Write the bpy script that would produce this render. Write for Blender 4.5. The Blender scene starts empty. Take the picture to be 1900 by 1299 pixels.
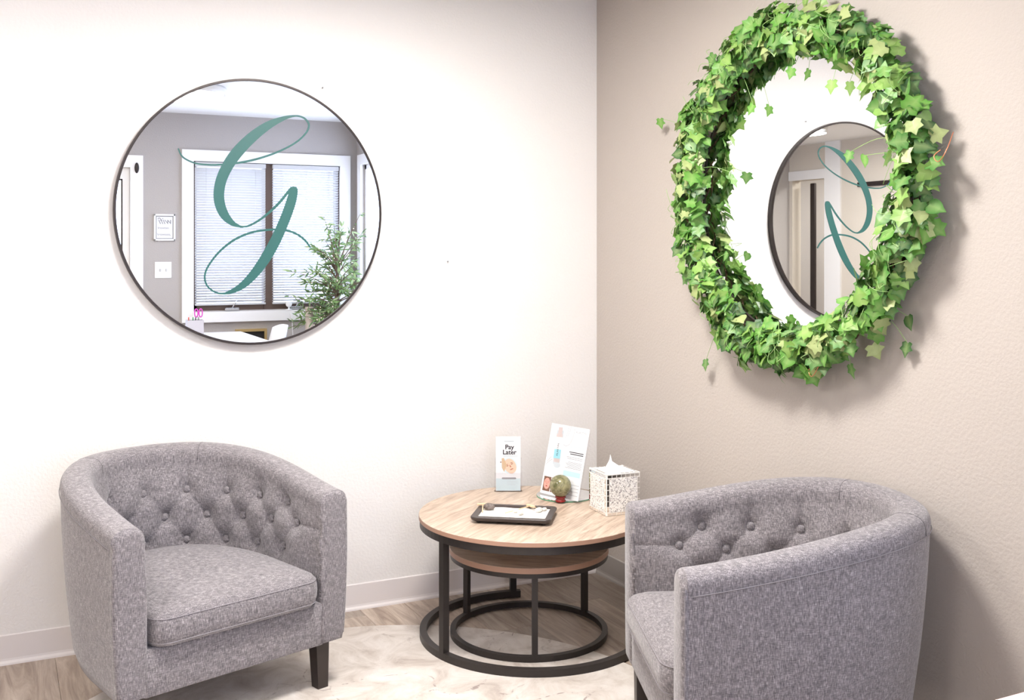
import bpy, math, random
from mathutils import Vector, Matrix
random.seed(11)
PI = math.pi
scene = bpy.context.scene
col = scene.collection

# ------------------------------------------------------------------ camera, light, exposure
F_PX, HORIZON, CAM_H, YAW = 1948.7, 465.3, 1.40, math.radians(26.192)
CAM = Vector((-2.3539, -3.9481, CAM_H))
cam_data = bpy.data.cameras.new('camera')
cam_data.sensor_width = 36.0
cam_data.sensor_fit = 'HORIZONTAL'
cam_data.lens = 36.0 * F_PX / 1900.0
cam_data.shift_y = -(649.5 - HORIZON) / 1900.0
cam_data.clip_start = 0.02
cam = bpy.data.objects.new('camera', cam_data)
cam.location = CAM
cam.rotation_euler = (PI / 2, 0, -YAW)
col.objects.link(cam)
scene.camera = cam

world = bpy.data.worlds.new('daylight_sky')
scene.world = world
world.use_nodes = True
wbg = world.node_tree.nodes['Background']
wbg.inputs[0].default_value = (0.66, 0.74, 1.0, 1)
wbg.inputs[1].default_value = 4.6

vs = scene.view_settings
vs.view_transform = 'Standard'
vs.look = 'None'
vs.exposure = 0.85
vs.gamma = 1.0
vs.use_curve_mapping = False

CEIL = 2.55
LAMP_COL = (1.0, 0.965, 0.93)
# ceiling lamps: x, y, watts (fixtures are built further down); last three are invented fill, out of view
LAMPS = [(-1.2, -1.4, 38.0), (-1.15, -3.72, 9.0), (-3.1, -1.3, 19.0), (-4.3, -3.6, 26.0), (-6.35, -4.0, 24.0)]

def portal(name, loc, rot, sx, sy):
    d = bpy.data.lights.new(name, 'AREA')
    d.shape = 'RECTANGLE'; d.size = sx; d.size_y = sy
    d.cycles.is_portal = True
    o = bpy.data.objects.new(name, d)
    o.location = loc; o.rotation_euler = rot
    col.objects.link(o)

# ------------------------------------------------------------------ pixel -> place
RV = Vector((math.cos(YAW), -math.sin(YAW), 0))
FV = Vector((math.sin(YAW), math.cos(YAW), 0))
def ray(px, py):
    return FV + RV * ((px - 950) / F_PX) + Vector((0, 0, -(py - HORIZON) / F_PX))
def on_z(px, py, z):
    d = ray(px, py); return CAM + d * ((z - CAM_H) / d.z)
def on_y(px, py, y):
    d = ray(px, py); return CAM + d * ((y - CAM.y) / d.y)
def on_x(px, py, x):
    d = ray(px, py); return CAM + d * ((x - CAM.x) / d.x)
MIRROR_Y = -0.026
def seen_in_mirror(px, py, y):
    """place at depth y whose reflection in the left wall mirror shows at that pixel"""
    p = on_y(px, py, 2 * MIRROR_Y - y); return Vector((p.x, y, p.z))

# ------------------------------------------------------------------ helpers
class MB:
    def __init__(s): s.v = []; s.f = []; s.m = []; s.sm = []
    def add(s, vs_, fs, mi=0, smooth=False):
        b = len(s.v); s.v += [tuple(v) for v in vs_]
        for f in fs:
            s.f.append(tuple(i + b for i in f)); s.m.append(mi); s.sm.append(smooth)
        return s
    def box(s, x0, x1, y0, y1, z0, z1, mi=0):
        return s.add([(x0,y0,z0),(x1,y0,z0),(x1,y1,z0),(x0,y1,z0),(x0,y0,z1),(x1,y0,z1),(x1,y1,z1),(x0,y1,z1)],
                     [(3,2,1,0),(4,5,6,7),(0,1,5,4),(1,2,6,5),(2,3,7,6),(3,0,4,7)], mi)
    def bbox(s, x0, x1, y0, y1, z0, z1, b=0.004, mi=0, smooth=False):
        """box with chamfered edges"""
        vs_, idx = [], {}
        for sx in (0, 1):
            for sy in (0, 1):
                for sz in (0, 1):
                    X = (x0, x1)[sx]; Y = (y0, y1)[sy]; Z = (z0, z1)[sz]
                    dx = b * (1 - 2*sx); dy = b * (1 - 2*sy); dz = b * (1 - 2*sz)
                    for k, p in enumerate([(X, Y+dy, Z+dz), (X+dx, Y, Z+dz), (X+dx, Y+dy, Z)]):
                        idx[(sx,sy,sz,k)] = len(vs_); vs_.append(p)
        I = lambda *a: idx[a]
        fs = []
        for q in (0, 1):
            fs.append([I(q,0,0,0), I(q,1,0,0), I(q,1,1,0), I(q,0,1,0)])
            fs.append([I(0,q,0,1), I(1,q,0,1), I(1,q,1,1), I(0,q,1,1)])
            fs.append([I(0,0,q,2), I(1,0,q,2), I(1,1,q,2), I(0,1,q,2)])
        for a in (0, 1):
            for c in (0, 1):
                fs.append([I(a,c,0,0), I(a,c,1,0), I(a,c,1,1), I(a,c,0,1)])
                fs.append([I(a,0,c,0), I(a,1,c,0), I(a,1,c,2), I(a,0,c,2)])
                fs.append([I(0,a,c,1), I(1,a,c,1), I(1,a,c,2), I(0,a,c,2)])
                for d in (0, 1): fs.append([I(a,c,d,0), I(a,c,d,1), I(a,c,d,2)])
        c = Vector(((x0+x1)/2, (y0+y1)/2, (z0+z1)/2)); out = []
        for f in fs:
            p = [Vector(vs_[i]) for i in f]
            n = (p[1]-p[0]).cross(p[2]-p[0]); m = sum(p, Vector()) / len(p)
            out.append(f if n.dot(m - c) > 0 else f[::-1])
        return s.add(vs_, out, mi, smooth)
    def tube(s, pts, r, n=8, closed=False, mi=0, smooth=True, up=None, square=False, caps=True):
        pts = [Vector(p) for p in pts]; L = len(pts); rs = r if isinstance(r, (list, tuple)) else [r] * L
        rings = []; ref = Vector(up) if up else None
        for i in range(L):
            a = pts[(i-1) % L] if (closed or i > 0) else pts[i]
            b = pts[(i+1) % L] if (closed or i < L-1) else pts[i]
            t = (b - a).normalized()
            if ref is None: ref = Vector((0,0,1)) if abs(t.z) < .9 else Vector((1,0,0))
            u = (ref - t * ref.dot(t)).normalized(); w = t.cross(u)
            if not up: ref = u
            ang = [2*PI*k/n + (PI/4 if square else 0) for k in range(n)]
            rr = rs[i] * (math.sqrt(2) if square else 1)
            rings.append([pts[i] + (u*math.cos(q) + w*math.sin(q)) * rr for q in ang])
        vs_ = [p for g in rings for p in g]; fs = []
        for i in range(L if closed else L-1):
            j = (i+1) % L
            for k in range(n):
                k2 = (k+1) % n; fs.append((i*n+k, i*n+k2, j*n+k2, j*n+k))
        if not closed and caps:
            fs.append(tuple(range(n))[::-1]); fs.append(tuple((L-1)*n+k for k in range(n)))
        return s.add(vs_, fs, mi, smooth)
    def lathe(s, prof, n=32, c=(0,0,0), mi=0, smooth=True, cap=True):
        vs_, fs = [], []
        for r, z in prof:
            for k in range(n):
                a = 2*PI*k/n; vs_.append((c[0]+r*math.cos(a), c[1]+r*math.sin(a), c[2]+z))
        P = len(prof)
        for i in range(P-1):
            for k in range(n):
                k2 = (k+1) % n; fs.append((i*n+k, i*n+k2, (i+1)*n+k2, (i+1)*n+k))
        if cap:
            fs.append(tuple(range(n))[::-1]); fs.append(tuple((P-1)*n+k for k in range(n)))
        return s.add(vs_, fs, mi, smooth)
    def ball(s, c, r, n=12, m=8, sc=(1,1,1), mi=0):
        vs_, fs = [], []
        for i in range(m+1):
            th = PI*i/m
            for k in range(n):
                a = 2*PI*k/n
                vs_.append((c[0]+r*sc[0]*math.sin(th)*math.cos(a), c[1]+r*sc[1]*math.sin(th)*math.sin(a), c[2]-r*sc[2]*math.cos(th)))
        for i in range(m):
            for k in range(n):
                k2 = (k+1) % n; fs.append((i*n+k, i*n+k2, (i+1)*n+k2, (i+1)*n+k))
        return s.add(vs_, fs, mi, True)
    def poly(s, pts, mi=0):
        return s.add(pts, [tuple(range(len(pts)))], mi)
    def xform(s, M):
        s.v = [tuple(M @ Vector(v)) for v in s.v]; return s
    def mesh(s, name, mats):
        me = bpy.data.meshes.new(name); me.from_pydata(s.v, [], s.f)
        for m in (mats if isinstance(mats, (list, tuple)) else [mats]): me.materials.append(m)
        me.polygons.foreach_set('material_index', s.m)
        me.polygons.foreach_set('use_smooth', s.sm)
        me.update(); return me
    def build(s, name, mats, parent=None, loc=None):
        o = bpy.data.objects.new(name, s.mesh(name, mats)); col.objects.link(o)
        if parent: o.parent = parent
        if loc is not None: o.location = loc
        return o

def tag(o, label=None, cat=None, group=None, kind=None):
    if label: o['label'] = label
    if cat: o['category'] = cat
    if group: o['group'] = group
    if kind: o['kind'] = kind
    return o
def empty(name, loc=(0,0,0), rz=0.0, label=None, cat=None, group=None):
    o = bpy.data.objects.new(name, None); o.empty_display_size = 0.1
    o.location = loc; o.rotation_euler = (0, 0, rz); col.objects.link(o)
    return tag(o, label, cat, group)
def share(name, me, parent, loc=(0,0,0), rot=(0,0,0)):
    o = bpy.data.objects.new(name, me); col.objects.link(o); o.parent = parent
    o.location = loc; o.rotation_euler = rot; return o
def struct(o):
    o['kind'] = 'structure'; return o

def text_mesh(body, size, align='CENTER', shear=0.0, bold=0.0, space=1.0):
    cu = bpy.data.curves.new('lettering', 'FONT'); cu.body = body; cu.size = size; cu.align_x = align
    cu.shear = shear; cu.offset = bold; cu.resolution_u = 3; cu.space_character = space; cu.space_line = 0.8
    t = bpy.data.objects.new('lettering', cu); col.objects.link(t)
    dg = bpy.context.evaluated_depsgraph_get()
    me = t.evaluated_get(dg).to_mesh()
    out = ([tuple(v.co) for v in me.vertices], [tuple(p.vertices) for p in me.polygons])
    t.evaluated_get(dg).to_mesh_clear()
    bpy.data.objects.remove(t); bpy.data.curves.remove(cu)
    return out

# ------------------------------------------------------------------ materials
def mat(name, colr=(0.8,0.8,0.8), rough=0.6, metal=0.0, **kw):
    m = bpy.data.materials.new(name); m.use_nodes = True
    b = m.node_tree.nodes['Principled BSDF']
    b.inputs['Base Color'].default_value = (*colr, 1)
    b.inputs['Roughness'].default_value = rough
    b.inputs['Metallic'].default_value = metal
    for k, v in kw.items(): b.inputs[k.replace('_', ' ')].default_value = v
    return m
def nd(m, t, **kw):
    n = m.node_tree.nodes.new(t)
    for k, v in kw.items(): setattr(n, k, v)
    return n
def lk(m, a, b): m.node_tree.links.new(a, b)
def bsdf(m): return m.node_tree.nodes['Principled BSDF']
def coords(m, kind='Object', scale=(1,1,1)):
    tc = nd(m, 'ShaderNodeTexCoord'); mp = nd(m, 'ShaderNodeMapping')
    mp.inputs['Scale'].default_value = scale
    lk(m, tc.outputs[kind], mp.inputs[0]); return mp.outputs[0]
def noise(m, vec, scale, detail=3.0, rough=0.5, dist=0.0):
    n = nd(m, 'ShaderNodeTexNoise'); n.inputs['Scale'].default_value = scale
    n.inputs['Detail'].default_value = detail; n.inputs['Roughness'].default_value = rough
    n.inputs['Distortion'].default_value = dist
    if vec is not None: lk(m, vec, n.inputs['Vector'])
    return n.outputs['Fac']
def ramp(m, fac, stops, interp='LINEAR'):
    r = nd(m, 'ShaderNodeValToRGB'); r.color_ramp.interpolation = interp
    el = r.color_ramp.elements
    while len(el) < len(stops): el.new(0.5)
    for e, (p, c) in zip(el, stops):
        e.position = p; e.color = (*c, 1) if len(c) == 3 else c
    lk(m, fac, r.inputs[0]); return r.outputs[0]
def mixc(m, fac, a, b, mode='MIX'):
    n = nd(m, 'ShaderNodeMix', data_type='RGBA', blend_type=mode)
    for sock, v in ((n.inputs[0], fac), (n.inputs[6], a), (n.inputs[7], b)):
        if hasattr(v, 'links'): lk(m, v, sock)
        elif isinstance(v, (int, float)): sock.default_value = v
        else: sock.default_value = (*v, 1)
    return n.outputs[2]
def mth(m, op, a, b=0.0, c=None):
    n = nd(m, 'ShaderNodeMath', operation=op)
    for i, v in enumerate((a, b) if c is None else (a, b, c)):
        if hasattr(v, 'links'): lk(m, v, n.inputs[i])
        else: n.inputs[i].default_value = v
    return n.outputs[0]
def bump(m, h, strength=0.3, dist=0.002):
    b = nd(m, 'ShaderNodeBump'); b.inputs['Strength'].default_value = strength
    b.inputs['Distance'].default_value = dist
    lk(m, h, b.inputs['Height']); lk(m, b.outputs[0], bsdf(m).inputs['Normal'])

def wall_paint(name, c):
    m = mat(name, c, 0.75)
    v = coords(m)
    h = noise(m, v, 95, 3, 0.55)
    h2 = ramp(m, h, [(0.35, (0,0,0)), (0.62, (1,1,1))])
    bump(m, h2, 0.28, 0.0022)
    t = noise(m, v, 1.3, 2)
    lk(m, mixc(m, t, [x*0.985 for x in c], [min(1, x*1.01) for x in c]), bsdf(m).inputs['Base Color'])
    return m
M = {}
M['wall_white'] = wall_paint('white_wall_paint', (0.79, 0.762, 0.742))
M['wall_beige'] = wall_paint('beige_wall_paint', (0.475, 0.425, 0.385))
M['wall_cream'] = wall_paint('cream_wall_paint', (0.66, 0.60, 0.52))
M['wall_grey'] = wall_paint('warm_grey_wall_paint', (0.44, 0.41, 0.39))
M['ceiling'] = wall_paint('ceiling_paint', (0.92, 0.92, 0.91))
M['trim_white'] = mat('white_trim_paint', (0.86, 0.85, 0.84), 0.4)
M['base_white'] = mat('pale_vinyl_base', (0.74, 0.69, 0.675), 0.45)
M['base_darker'] = mat('darker_vinyl_base', (0.36, 0.33, 0.305), 0.45)  # right wall's run, set darker than the left run
M['black_metal'] = mat('black_metal', (0.032, 0.026, 0.024), 0.42, 0.3)
M['frame_dark'] = mat('dark_bronze_frame', (0.035, 0.026, 0.024), 0.38, 0.4)
M['mirror'] = mat('mirror_silver', (0.93, 0.94, 0.94), 0.0, 1.0)
M['teal'] = mat('teal_vinyl', (0.018, 0.105, 0.095), 0.45)
M['leg_wood'] = mat('dark_stained_wood', (0.030, 0.021, 0.018), 0.4)
M['brown_frame'] = mat('brown_window_frame', (0.10, 0.062, 0.045), 0.45)
M['blind'] = mat('blind_slat_vinyl', (0.56, 0.56, 0.56), 0.5)
M['plastic_white'] = mat('white_plastic', (0.85, 0.85, 0.84), 0.35)
M['desk_white'] = mat('white_laminate', (0.86, 0.85, 0.84), 0.3)
M['edge_brown'] = mat('brown_edge_band', (0.22, 0.10, 0.06), 0.5)
M['brass'] = mat('brass', (0.75, 0.55, 0.24), 0.3, 1.0)
M['silver'] = mat('silver_metal', (0.7, 0.7, 0.71), 0.25, 1.0)
M['hole'] = mat('dark_hollow', (0.02, 0.018, 0.016), 0.9)
M['paper'] = mat('white_paper', (0.74, 0.75, 0.765), 0.5)
M['ink'] = mat('dark_ink', (0.03, 0.025, 0.035), 0.6)
M['ink_grey'] = mat('grey_ink', (0.26, 0.26, 0.28), 0.6)
M['ink_pale'] = mat('pale_ink', (0.50, 0.55, 0.59), 0.6)
M['ink_blue'] = mat('pale_blue_print', (0.46, 0.66, 0.74), 0.5)
M['ink_aqua'] = mat('aqua_print', (0.27, 0.55, 0.62), 0.4)
M['ink_mist'] = mat('mist_blue_print', (0.55, 0.67, 0.71), 0.5)
M['skin'] = mat('portrait_skin', (0.80, 0.50, 0.38), 0.6)
M['skin_red'] = mat('portrait_red_skin', (0.75, 0.33, 0.27), 0.6)
M['skin_dark'] = mat('portrait_shade', (0.45, 0.20, 0.14), 0.6)
M['hair'] = mat('portrait_hair', (0.16, 0.08, 0.05), 0.7)
M['rose_silver'] = mat('rose_silver', (0.62, 0.54, 0.53), 0.3, 0.5)
M['red_wood'] = mat('red_lacquered_wood', (0.25, 0.012, 0.010), 0.18)
M['tray'] = mat('dark_brown_tray', (0.045, 0.033, 0.030), 0.4)
M['rake_wood'] = mat('bamboo', (0.72, 0.52, 0.33), 0.55)
M['grout'] = mat('white_grout', (0.82, 0.79, 0.75), 0.6)
M['tissue'] = mat('tissue', (0.90, 0.90, 0.90), 0.9)
M['pink'] = mat('pink_plastic', (0.65, 0.05, 0.45), 0.35)
M['terracotta'] = mat('stone_pot', (0.45, 0.42, 0.40), 0.8)
M['bark'] = mat('bark', (0.16, 0.11, 0.07), 0.9)
M['beige_post'] = mat('beige_cardboard', (0.60, 0.50, 0.42), 0.8)
M['stem_green'] = mat('stem_green', (0.30, 0.48, 0.16), 0.6)
M['stem_brown'] = mat('stem_brown', (0.14, 0.08, 0.05), 0.8)
M['copper'] = mat('copper_wire', (0.70, 0.26, 0.14), 0.35, 0.7)
M['oak'] = mat('pale_oak', (0.55, 0.40, 0.26), 0.5)

def glass(name, tint=(1,1,1), gloss=0.08):
    m = bpy.data.materials.new(name); m.use_nodes = True
    nt = m.node_tree; nt.nodes.remove(nt.nodes['Principled BSDF'])
    t = nd(m, 'ShaderNodeBsdfTransparent'); t.inputs[0].default_value = (*tint, 1)
    g = nd(m, 'ShaderNodeBsdfGlossy'); g.inputs['Roughness'].default_value = 0.02
    x = nd(m, 'ShaderNodeMixShader'); x.inputs[0].default_value = gloss
    lk(m, t.outputs[0], x.inputs[1]); lk(m, g.outputs[0], x.inputs[2])
    lk(m, x.outputs[0], nt.nodes['Material Output'].inputs[0]); return m
M['pane'] = glass('window_glass', (0.97, 0.98, 0.98))
M['acrylic'] = glass('clear_acrylic', (0.98, 0.98, 0.985), 0.04)
M['glass_edge'] = mat('green_glass_edge', (0.10, 0.30, 0.18), 0.1)

def emit(name, c, s):
    m = bpy.data.materials.new(name); m.use_nodes = True
    b = bsdf(m); b.inputs['Base Color'].default_value = (0.9, 0.9, 0.9, 1)
    b.inputs['Emission Color'].default_value = (*c, 1); b.inputs['Emission Strength'].default_value = s
    return m
M['diffuser'] = emit('lamp_diffuser', LAMP_COL, 1.2)
M['fairy'] = emit('fairy_bulb', (1.0, 0.85, 0.6), 1.2)

# chair linen: two crossed sets of stretched threads
m = mat('grey_linen', (0.2,0.19,0.2), 0.95, Sheen_Weight=0.25)
v1 = coords(m, 'Object', (520, 520, 70)); v2 = coords(m, 'Object', (75, 75, 620))
a = noise(m, v1, 1.0, 2, 0.6); b_ = noise(m, v2, 1.0, 2, 0.6)
s_ = mth(m, 'ADD', mth(m, 'MULTIPLY', a, 0.6), mth(m, 'MULTIPLY', b_, 0.4))
c_ = ramp(m, s_, [(0.30, (0.070,0.064,0.072)), (0.45, (0.150,0.135,0.144)), (0.57, (0.275,0.250,0.257)), (0.74, (0.55,0.51,0.515))])
blot = noise(m, coords(m, 'Object', (1,1,1)), 60, 3, 0.6)
c_ = mixc(m, 1.0, c_, ramp(m, blot, [(0.3, (0.84,0.84,0.84)), (0.7, (1.13,1.13,1.13))]), 'MULTIPLY')
lk(m, c_, bsdf(m).inputs['Base Color']); bump(m, s_, 0.35, 0.0012)
M['linen'] = m
M['linen_seam'] = mat('linen_seam', (0.27, 0.25, 0.265), 0.95)
M['linen_dark_seam'] = mat('linen_shut_seam', (0.125, 0.113, 0.12), 0.95)

# oak-look laminate of the tables
def wood_top(name, c0, c1, c2):
    m = mat(name, c1, 0.42)
    v = coords(m, 'Object', (1.2, 9, 1))
    n1 = noise(m, v, 3.2, 6, 0.62, 1.6)
    v2 = coords(m, 'Object', (4, 90, 1)); n2 = noise(m, v2, 3.0, 3, 0.6, 0.4)
    f = mth(m, 'ADD', mth(m, 'MULTIPLY', n1, 0.72), mth(m, 'MULTIPLY', n2, 0.28))
    lk(m, ramp(m, f, [(0.30, c0), (0.48, c1), (0.66, c2)]), bsdf(m).inputs['Base Color'])
    bump(m, n2, 0.12, 0.0006); return m
M['table_wood'] = wood_top('oak_laminate', (0.22, 0.15, 0.105), (0.47, 0.36, 0.275), (0.64, 0.52, 0.42))
M['table_edge'] = mat('laminate_edge', (0.40, 0.235, 0.165), 0.5)

# floor planks
m = mat('vinyl_plank', (0.4,0.33,0.28), 0.45)
oi = nd(m, 'ShaderNodeObjectInfo')
cv = coords(m, 'Object', (14, 1.6, 1))
off = nd(m, 'ShaderNodeVectorMath', operation='ADD'); lk(m, cv, off.inputs[0])
cmb = nd(m, 'ShaderNodeCombineXYZ'); r_ = mth(m, 'MULTIPLY', oi.outputs['Random'], 60.0)
lk(m, r_, cmb.inputs[0]); lk(m, r_, cmb.inputs[1]); lk(m, cmb.outputs[0], off.inputs[1])
g = noise(m, off.outputs[0], 1.6, 6, 0.65, 1.2)
pc = ramp(m, g, [(0.28, (0.22,0.165,0.13)), (0.46, (0.38,0.305,0.25)), (0.62, (0.50,0.42,0.355)), (0.8, (0.60,0.53,0.46))])
tone = ramp(m, oi.outputs['Random'], [(0.0, (0.72,0.72,0.72)), (1.0, (1.15,1.13,1.10))])
lk(m, mixc(m, 1.0, pc, tone, 'MULTIPLY'), bsdf(m).inputs['Base Color']); bump(m, g, 0.15, 0.0008)
M['plank'] = m
M['subfloor'] = mat('plank_joint', (0.20, 0.16, 0.13), 0.8)

# rug
m = mat('cream_rug', (0.75,0.7,0.65), 1.0, Sheen_Weight=0.15)
v = coords(m, 'Object')
warp = nd(m, 'ShaderNodeTexNoise'); warp.inputs['Scale'].default_value = 3.0; lk(m, v, warp.inputs['Vector'])
wv = nd(m, 'ShaderNodeVectorMath', operation='SCALE'); wv.inputs['Scale'].default_value = 0.28
lk(m, warp.outputs['Color'], wv.inputs[0])
wa = nd(m, 'ShaderNodeVectorMath', operation='ADD'); lk(m, v, wa.inputs[0]); lk(m, wv.outputs[0], wa.inputs[1])
vo = nd(m, 'ShaderNodeTexVoronoi', feature='DISTANCE_TO_EDGE'); vo.inputs['Scale'].default_value = 4.2
lk(m, wa.outputs[0], vo.inputs['Vector'])
line = ramp(m, vo.outputs['Distance'], [(0.0, (1,1,1)), (0.006, (1,1,1)), (0.016, (0,0,0))])
brk = ramp(m, noise(m, v, 34, 3, 0.7), [(0.50, (0,0,0)), (0.60, (1,1,1))])
far_ = ramp(m, noise(m, v, 2.6, 2), [(0.42, (0,0,0)), (0.56, (1,1,1))])
lm = mth(m, 'MULTIPLY', mth(m, 'MULTIPLY', line, brk), mth(m, 'MULTIPLY', far_, 0.75))
cl = ramp(m, noise(m, v, 6.5, 7, 0.68, 0.8), [(0.30, (0.40,0.33,0.285)), (0.43, (0.56,0.495,0.44)), (0.56, (0.67,0.61,0.56)), (0.72, (0.76,0.715,0.675))])
lk(m, mixc(m, lm, cl, (0.20, 0.13, 0.11)), bsdf(m).inputs['Base Color'])
bump(m, noise(m, v, 420, 2, 0.7), 0.6, 0.003)
M['rug'] = m
M['rug_edge'] = mat('rug_binding', (0.66, 0.61, 0.56), 1.0)

# ivy leaves: pale veins come from a point attribute
def leaf_mat(name, c):
    m = mat(name, c, 0.42)
    at = nd(m, 'ShaderNodeAttribute', attribute_name='vein')
    oi = nd(m, 'ShaderNodeObjectInfo')
    n = noise(m, coords(m, 'Object'), 55, 3)
    base = mixc(m, n, [x*0.78 for x in c], [min(1, x*1.22) for x in c])
    base = mixc(m, mth(m, 'MULTIPLY', at.outputs['Fac'], 0.28), base, (0.62, 0.72, 0.32))
    lk(m, base, bsdf(m).inputs['Base Color'])
    tr = nd(m, 'ShaderNodeBsdfTranslucent'); lk(m, base, tr.inputs[0])
    x = nd(m, 'ShaderNodeMixShader'); x.inputs[0].default_value = 0.22
    lk(m, bsdf(m).outputs[0], x.inputs[1]); lk(m, tr.outputs[0], x.inputs[2])
    lk(m, x.outputs[0], m.node_tree.nodes['Material Output'].inputs[0]); return m
IVY = [leaf_mat('ivy_bright', (0.105, 0.32, 0.040)), leaf_mat('ivy_mid', (0.062, 0.22, 0.034)),
       leaf_mat('ivy_deep', (0.022, 0.105, 0.024)), leaf_mat('ivy_lime', (0.21, 0.40, 0.075)),
       leaf_mat('ivy_pale', (0.37, 0.44, 0.18))]
OLIVE = [leaf_mat('olive_mid', (0.14, 0.25, 0.07)), leaf_mat('olive_pale', (0.30, 0.40, 0.18)), leaf_mat('olive_deep', (0.07, 0.15, 0.045))]

# stones
def stone(name, c0, c1, sc, rough=0.3):
    m = mat(name, c0, rough); n = noise(m, coords(m), sc, 6, 0.68, 1.2)
    lk(m, ramp(m, n, [(0.33, c0), (0.5, c1), (0.66, [min(1, x*1.5) for x in c1])]), bsdf(m).inputs['Base Color']); return m
M['agate'] = stone('green_agate', (0.065, 0.07, 0.022), (0.235, 0.22, 0.12), 26, 0.12)
M['grey_stone'] = stone('grey_pebble', (0.07, 0.055, 0.05), (0.16, 0.13, 0.115), 60, 0.6)
M['pale_stone'] = stone('pale_pebble', (0.52, 0.50, 0.44), (0.72, 0.69, 0.62), 70, 0.5)
m = mat('white_sand', (0.86, 0.82, 0.77), 1.0); bump(m, noise(m, coords(m), 900, 2), 0.5, 0.001); M['sand'] = m
# crackle mosaic
m = mat('crackle_mirror_mosaic', (0.7,0.7,0.7), 0.25)
vo = nd(m, 'ShaderNodeTexVoronoi'); vo.inputs['Scale'].default_value = 260; lk(m, coords(m), vo.inputs['Vector'])
ve = nd(m, 'ShaderNodeTexVoronoi', feature='DISTANCE_TO_EDGE'); ve.inputs['Scale'].default_value = 260; lk(m, coords(m), ve.inputs['Vector'])
sep = nd(m, 'ShaderNodeSeparateColor'); lk(m, vo.outputs['Color'], sep.inputs[0])
tile = ramp(m, sep.outputs[0], [(0.0, (0.16,0.15,0.16)), (0.2, (0.42,0.40,0.41)), (0.45, (0.82,0.80,0.78)), (1.0, (0.95,0.94,0.92))])
ed = ramp(m, ve.outputs['Distance'], [(0.0, (1,1,1)), (0.10, (0,0,0))])
lk(m, mixc(m, ed, tile, (0.80, 0.76, 0.71)), bsdf(m).inputs['Base Color'])
M['mosaic'] = m

# ------------------------------------------------------------------ the room
XL, XR, YB, JOG = -5.6, 0.56, -5.2, -2.6      # far left wall, alcove wall, rear wall, end of right wall
T = 0.12
# floor with separate planks running along y
fl = struct(MB().box(XL-1.6, XR+T, YB-T, T, -0.12, -0.0045).build('floor', M['subfloor']))
PW, PL, GAP = 0.182, 1.22, 0.0004
pm = {}
def plank_mesh(w, l):
    key = (round(w, 3), round(l, 3))
    if key not in pm: pm[key] = MB().bbox(-w/2, w/2, -l/2, l/2, -0.0045, 0.0, 0.0008).mesh('plank', M['plank'])
    return pm[key]
x = XR
k = 0
while x > XL - 1.5:
    x0 = max(x - PW, XL - 1.5); y1lim = 0.0 if x <= 0.05 else JOG
    y = y1lim + ((k * 0.437) % 1.0) * PL
    xa, xb = x0 + GAP, (x if x <= 0.0 or y1lim < 0 else 0.0) - GAP
    while y > YB:
        ya, yb = max(y - PL, YB), min(y, y1lim)
        if yb - ya > 0.03:
            share('plank', plank_mesh(xb - xa, yb - ya - 2*GAP), fl, ((xa+xb)/2, (ya+yb)/2, 0))
        y -= PL
    x -= PW; k += 1

struct(MB().box(XL-T-1.6, XR+T, YB-T, T, CEIL, CEIL+0.1).build('ceiling', M['ceiling']))
struct(MB().box(XL-T-1.6, T, 0, T, 0, CEIL).build('wall_left', M['wall_white']))
wr = MB().box(0, T, JOG, 0, 0, CEIL); wr.box(T, XR, JOG, JOG+T, 0, CEIL)
struct(wr.build('wall_right', M['wall_beige']))
# rear wall with the blind window and the glazed door
w_tl, w_br = seen_in_mirror(337, 277, YB), seen_in_mirror(649, 590, YB)
TR = 0.095
WX0, WX1, WZ0, WZ1 = w_tl.x + TR, w_br.x - TR, w_br.z + TR, w_tl.z - TR
d_tr = seen_in_mirror(265, 289, YB)
DX1, DZ1 = d_tr.x - 0.10, d_tr.z - 0.10
DX0 = DX1 - 0.92
b = MB()
b.box(XL-T-1.6, DX0, YB-T, YB, 0, CEIL).box(DX0, DX1, YB-T, YB, DZ1, CEIL).box(DX1, WX0, YB-T, YB, 0, CEIL)
b.box(WX0, WX1, YB-T, YB, 0, WZ0).box(WX0, WX1, YB-T, YB, WZ1, CEIL).box(WX1, XR+T, YB-T, YB, 0, CEIL)
struct(b.build('wall_rear', M['wall_grey']))
# alcove wall with a big window
AY0, AY1, AZ0, AZ1 = -5.02, -3.1, 0.75, 2.16
b = MB().box(XR, XR+T, YB, AY0, 0, CEIL).box(XR, XR+T, AY1, JOG+T, 0, CEIL)
b.box(XR, XR+T, AY0, AY1, 0, AZ0).box(XR, XR+T, AY0, AY1, AZ1, CEIL)
struct(b.build('wall_alcove', M['wall_grey']))
# far left wall with a cased opening, hallway beyond it
OY0, OY1, OZ = -5.15, -4.62, 2.17
b = MB().box(XL-T, XL, OY1, 0, 0, CEIL).box(XL-T, XL, YB, OY0, 0, CEIL).box(XL-T, XL, OY0, OY1, OZ, CEIL)
struct(b.build('wall_end', M['wall_cream']))
struct(MB().box(XL-T-1.6, XL-1.6, YB, 0, 0, CEIL).build('wall_hallway', M['wall_cream']))
b = MB().box(XL, XL+0.02, OY1, OY1+0.22, 0, CEIL).box(XL-T, XL+0.02, OY1-0.012, OY1, 0, OZ).box(XL, XL+0.02, OY0-0.04, OY1, OZ, OZ+0.10)
struct(b.build('trim_1', M['trim_white']))

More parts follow.
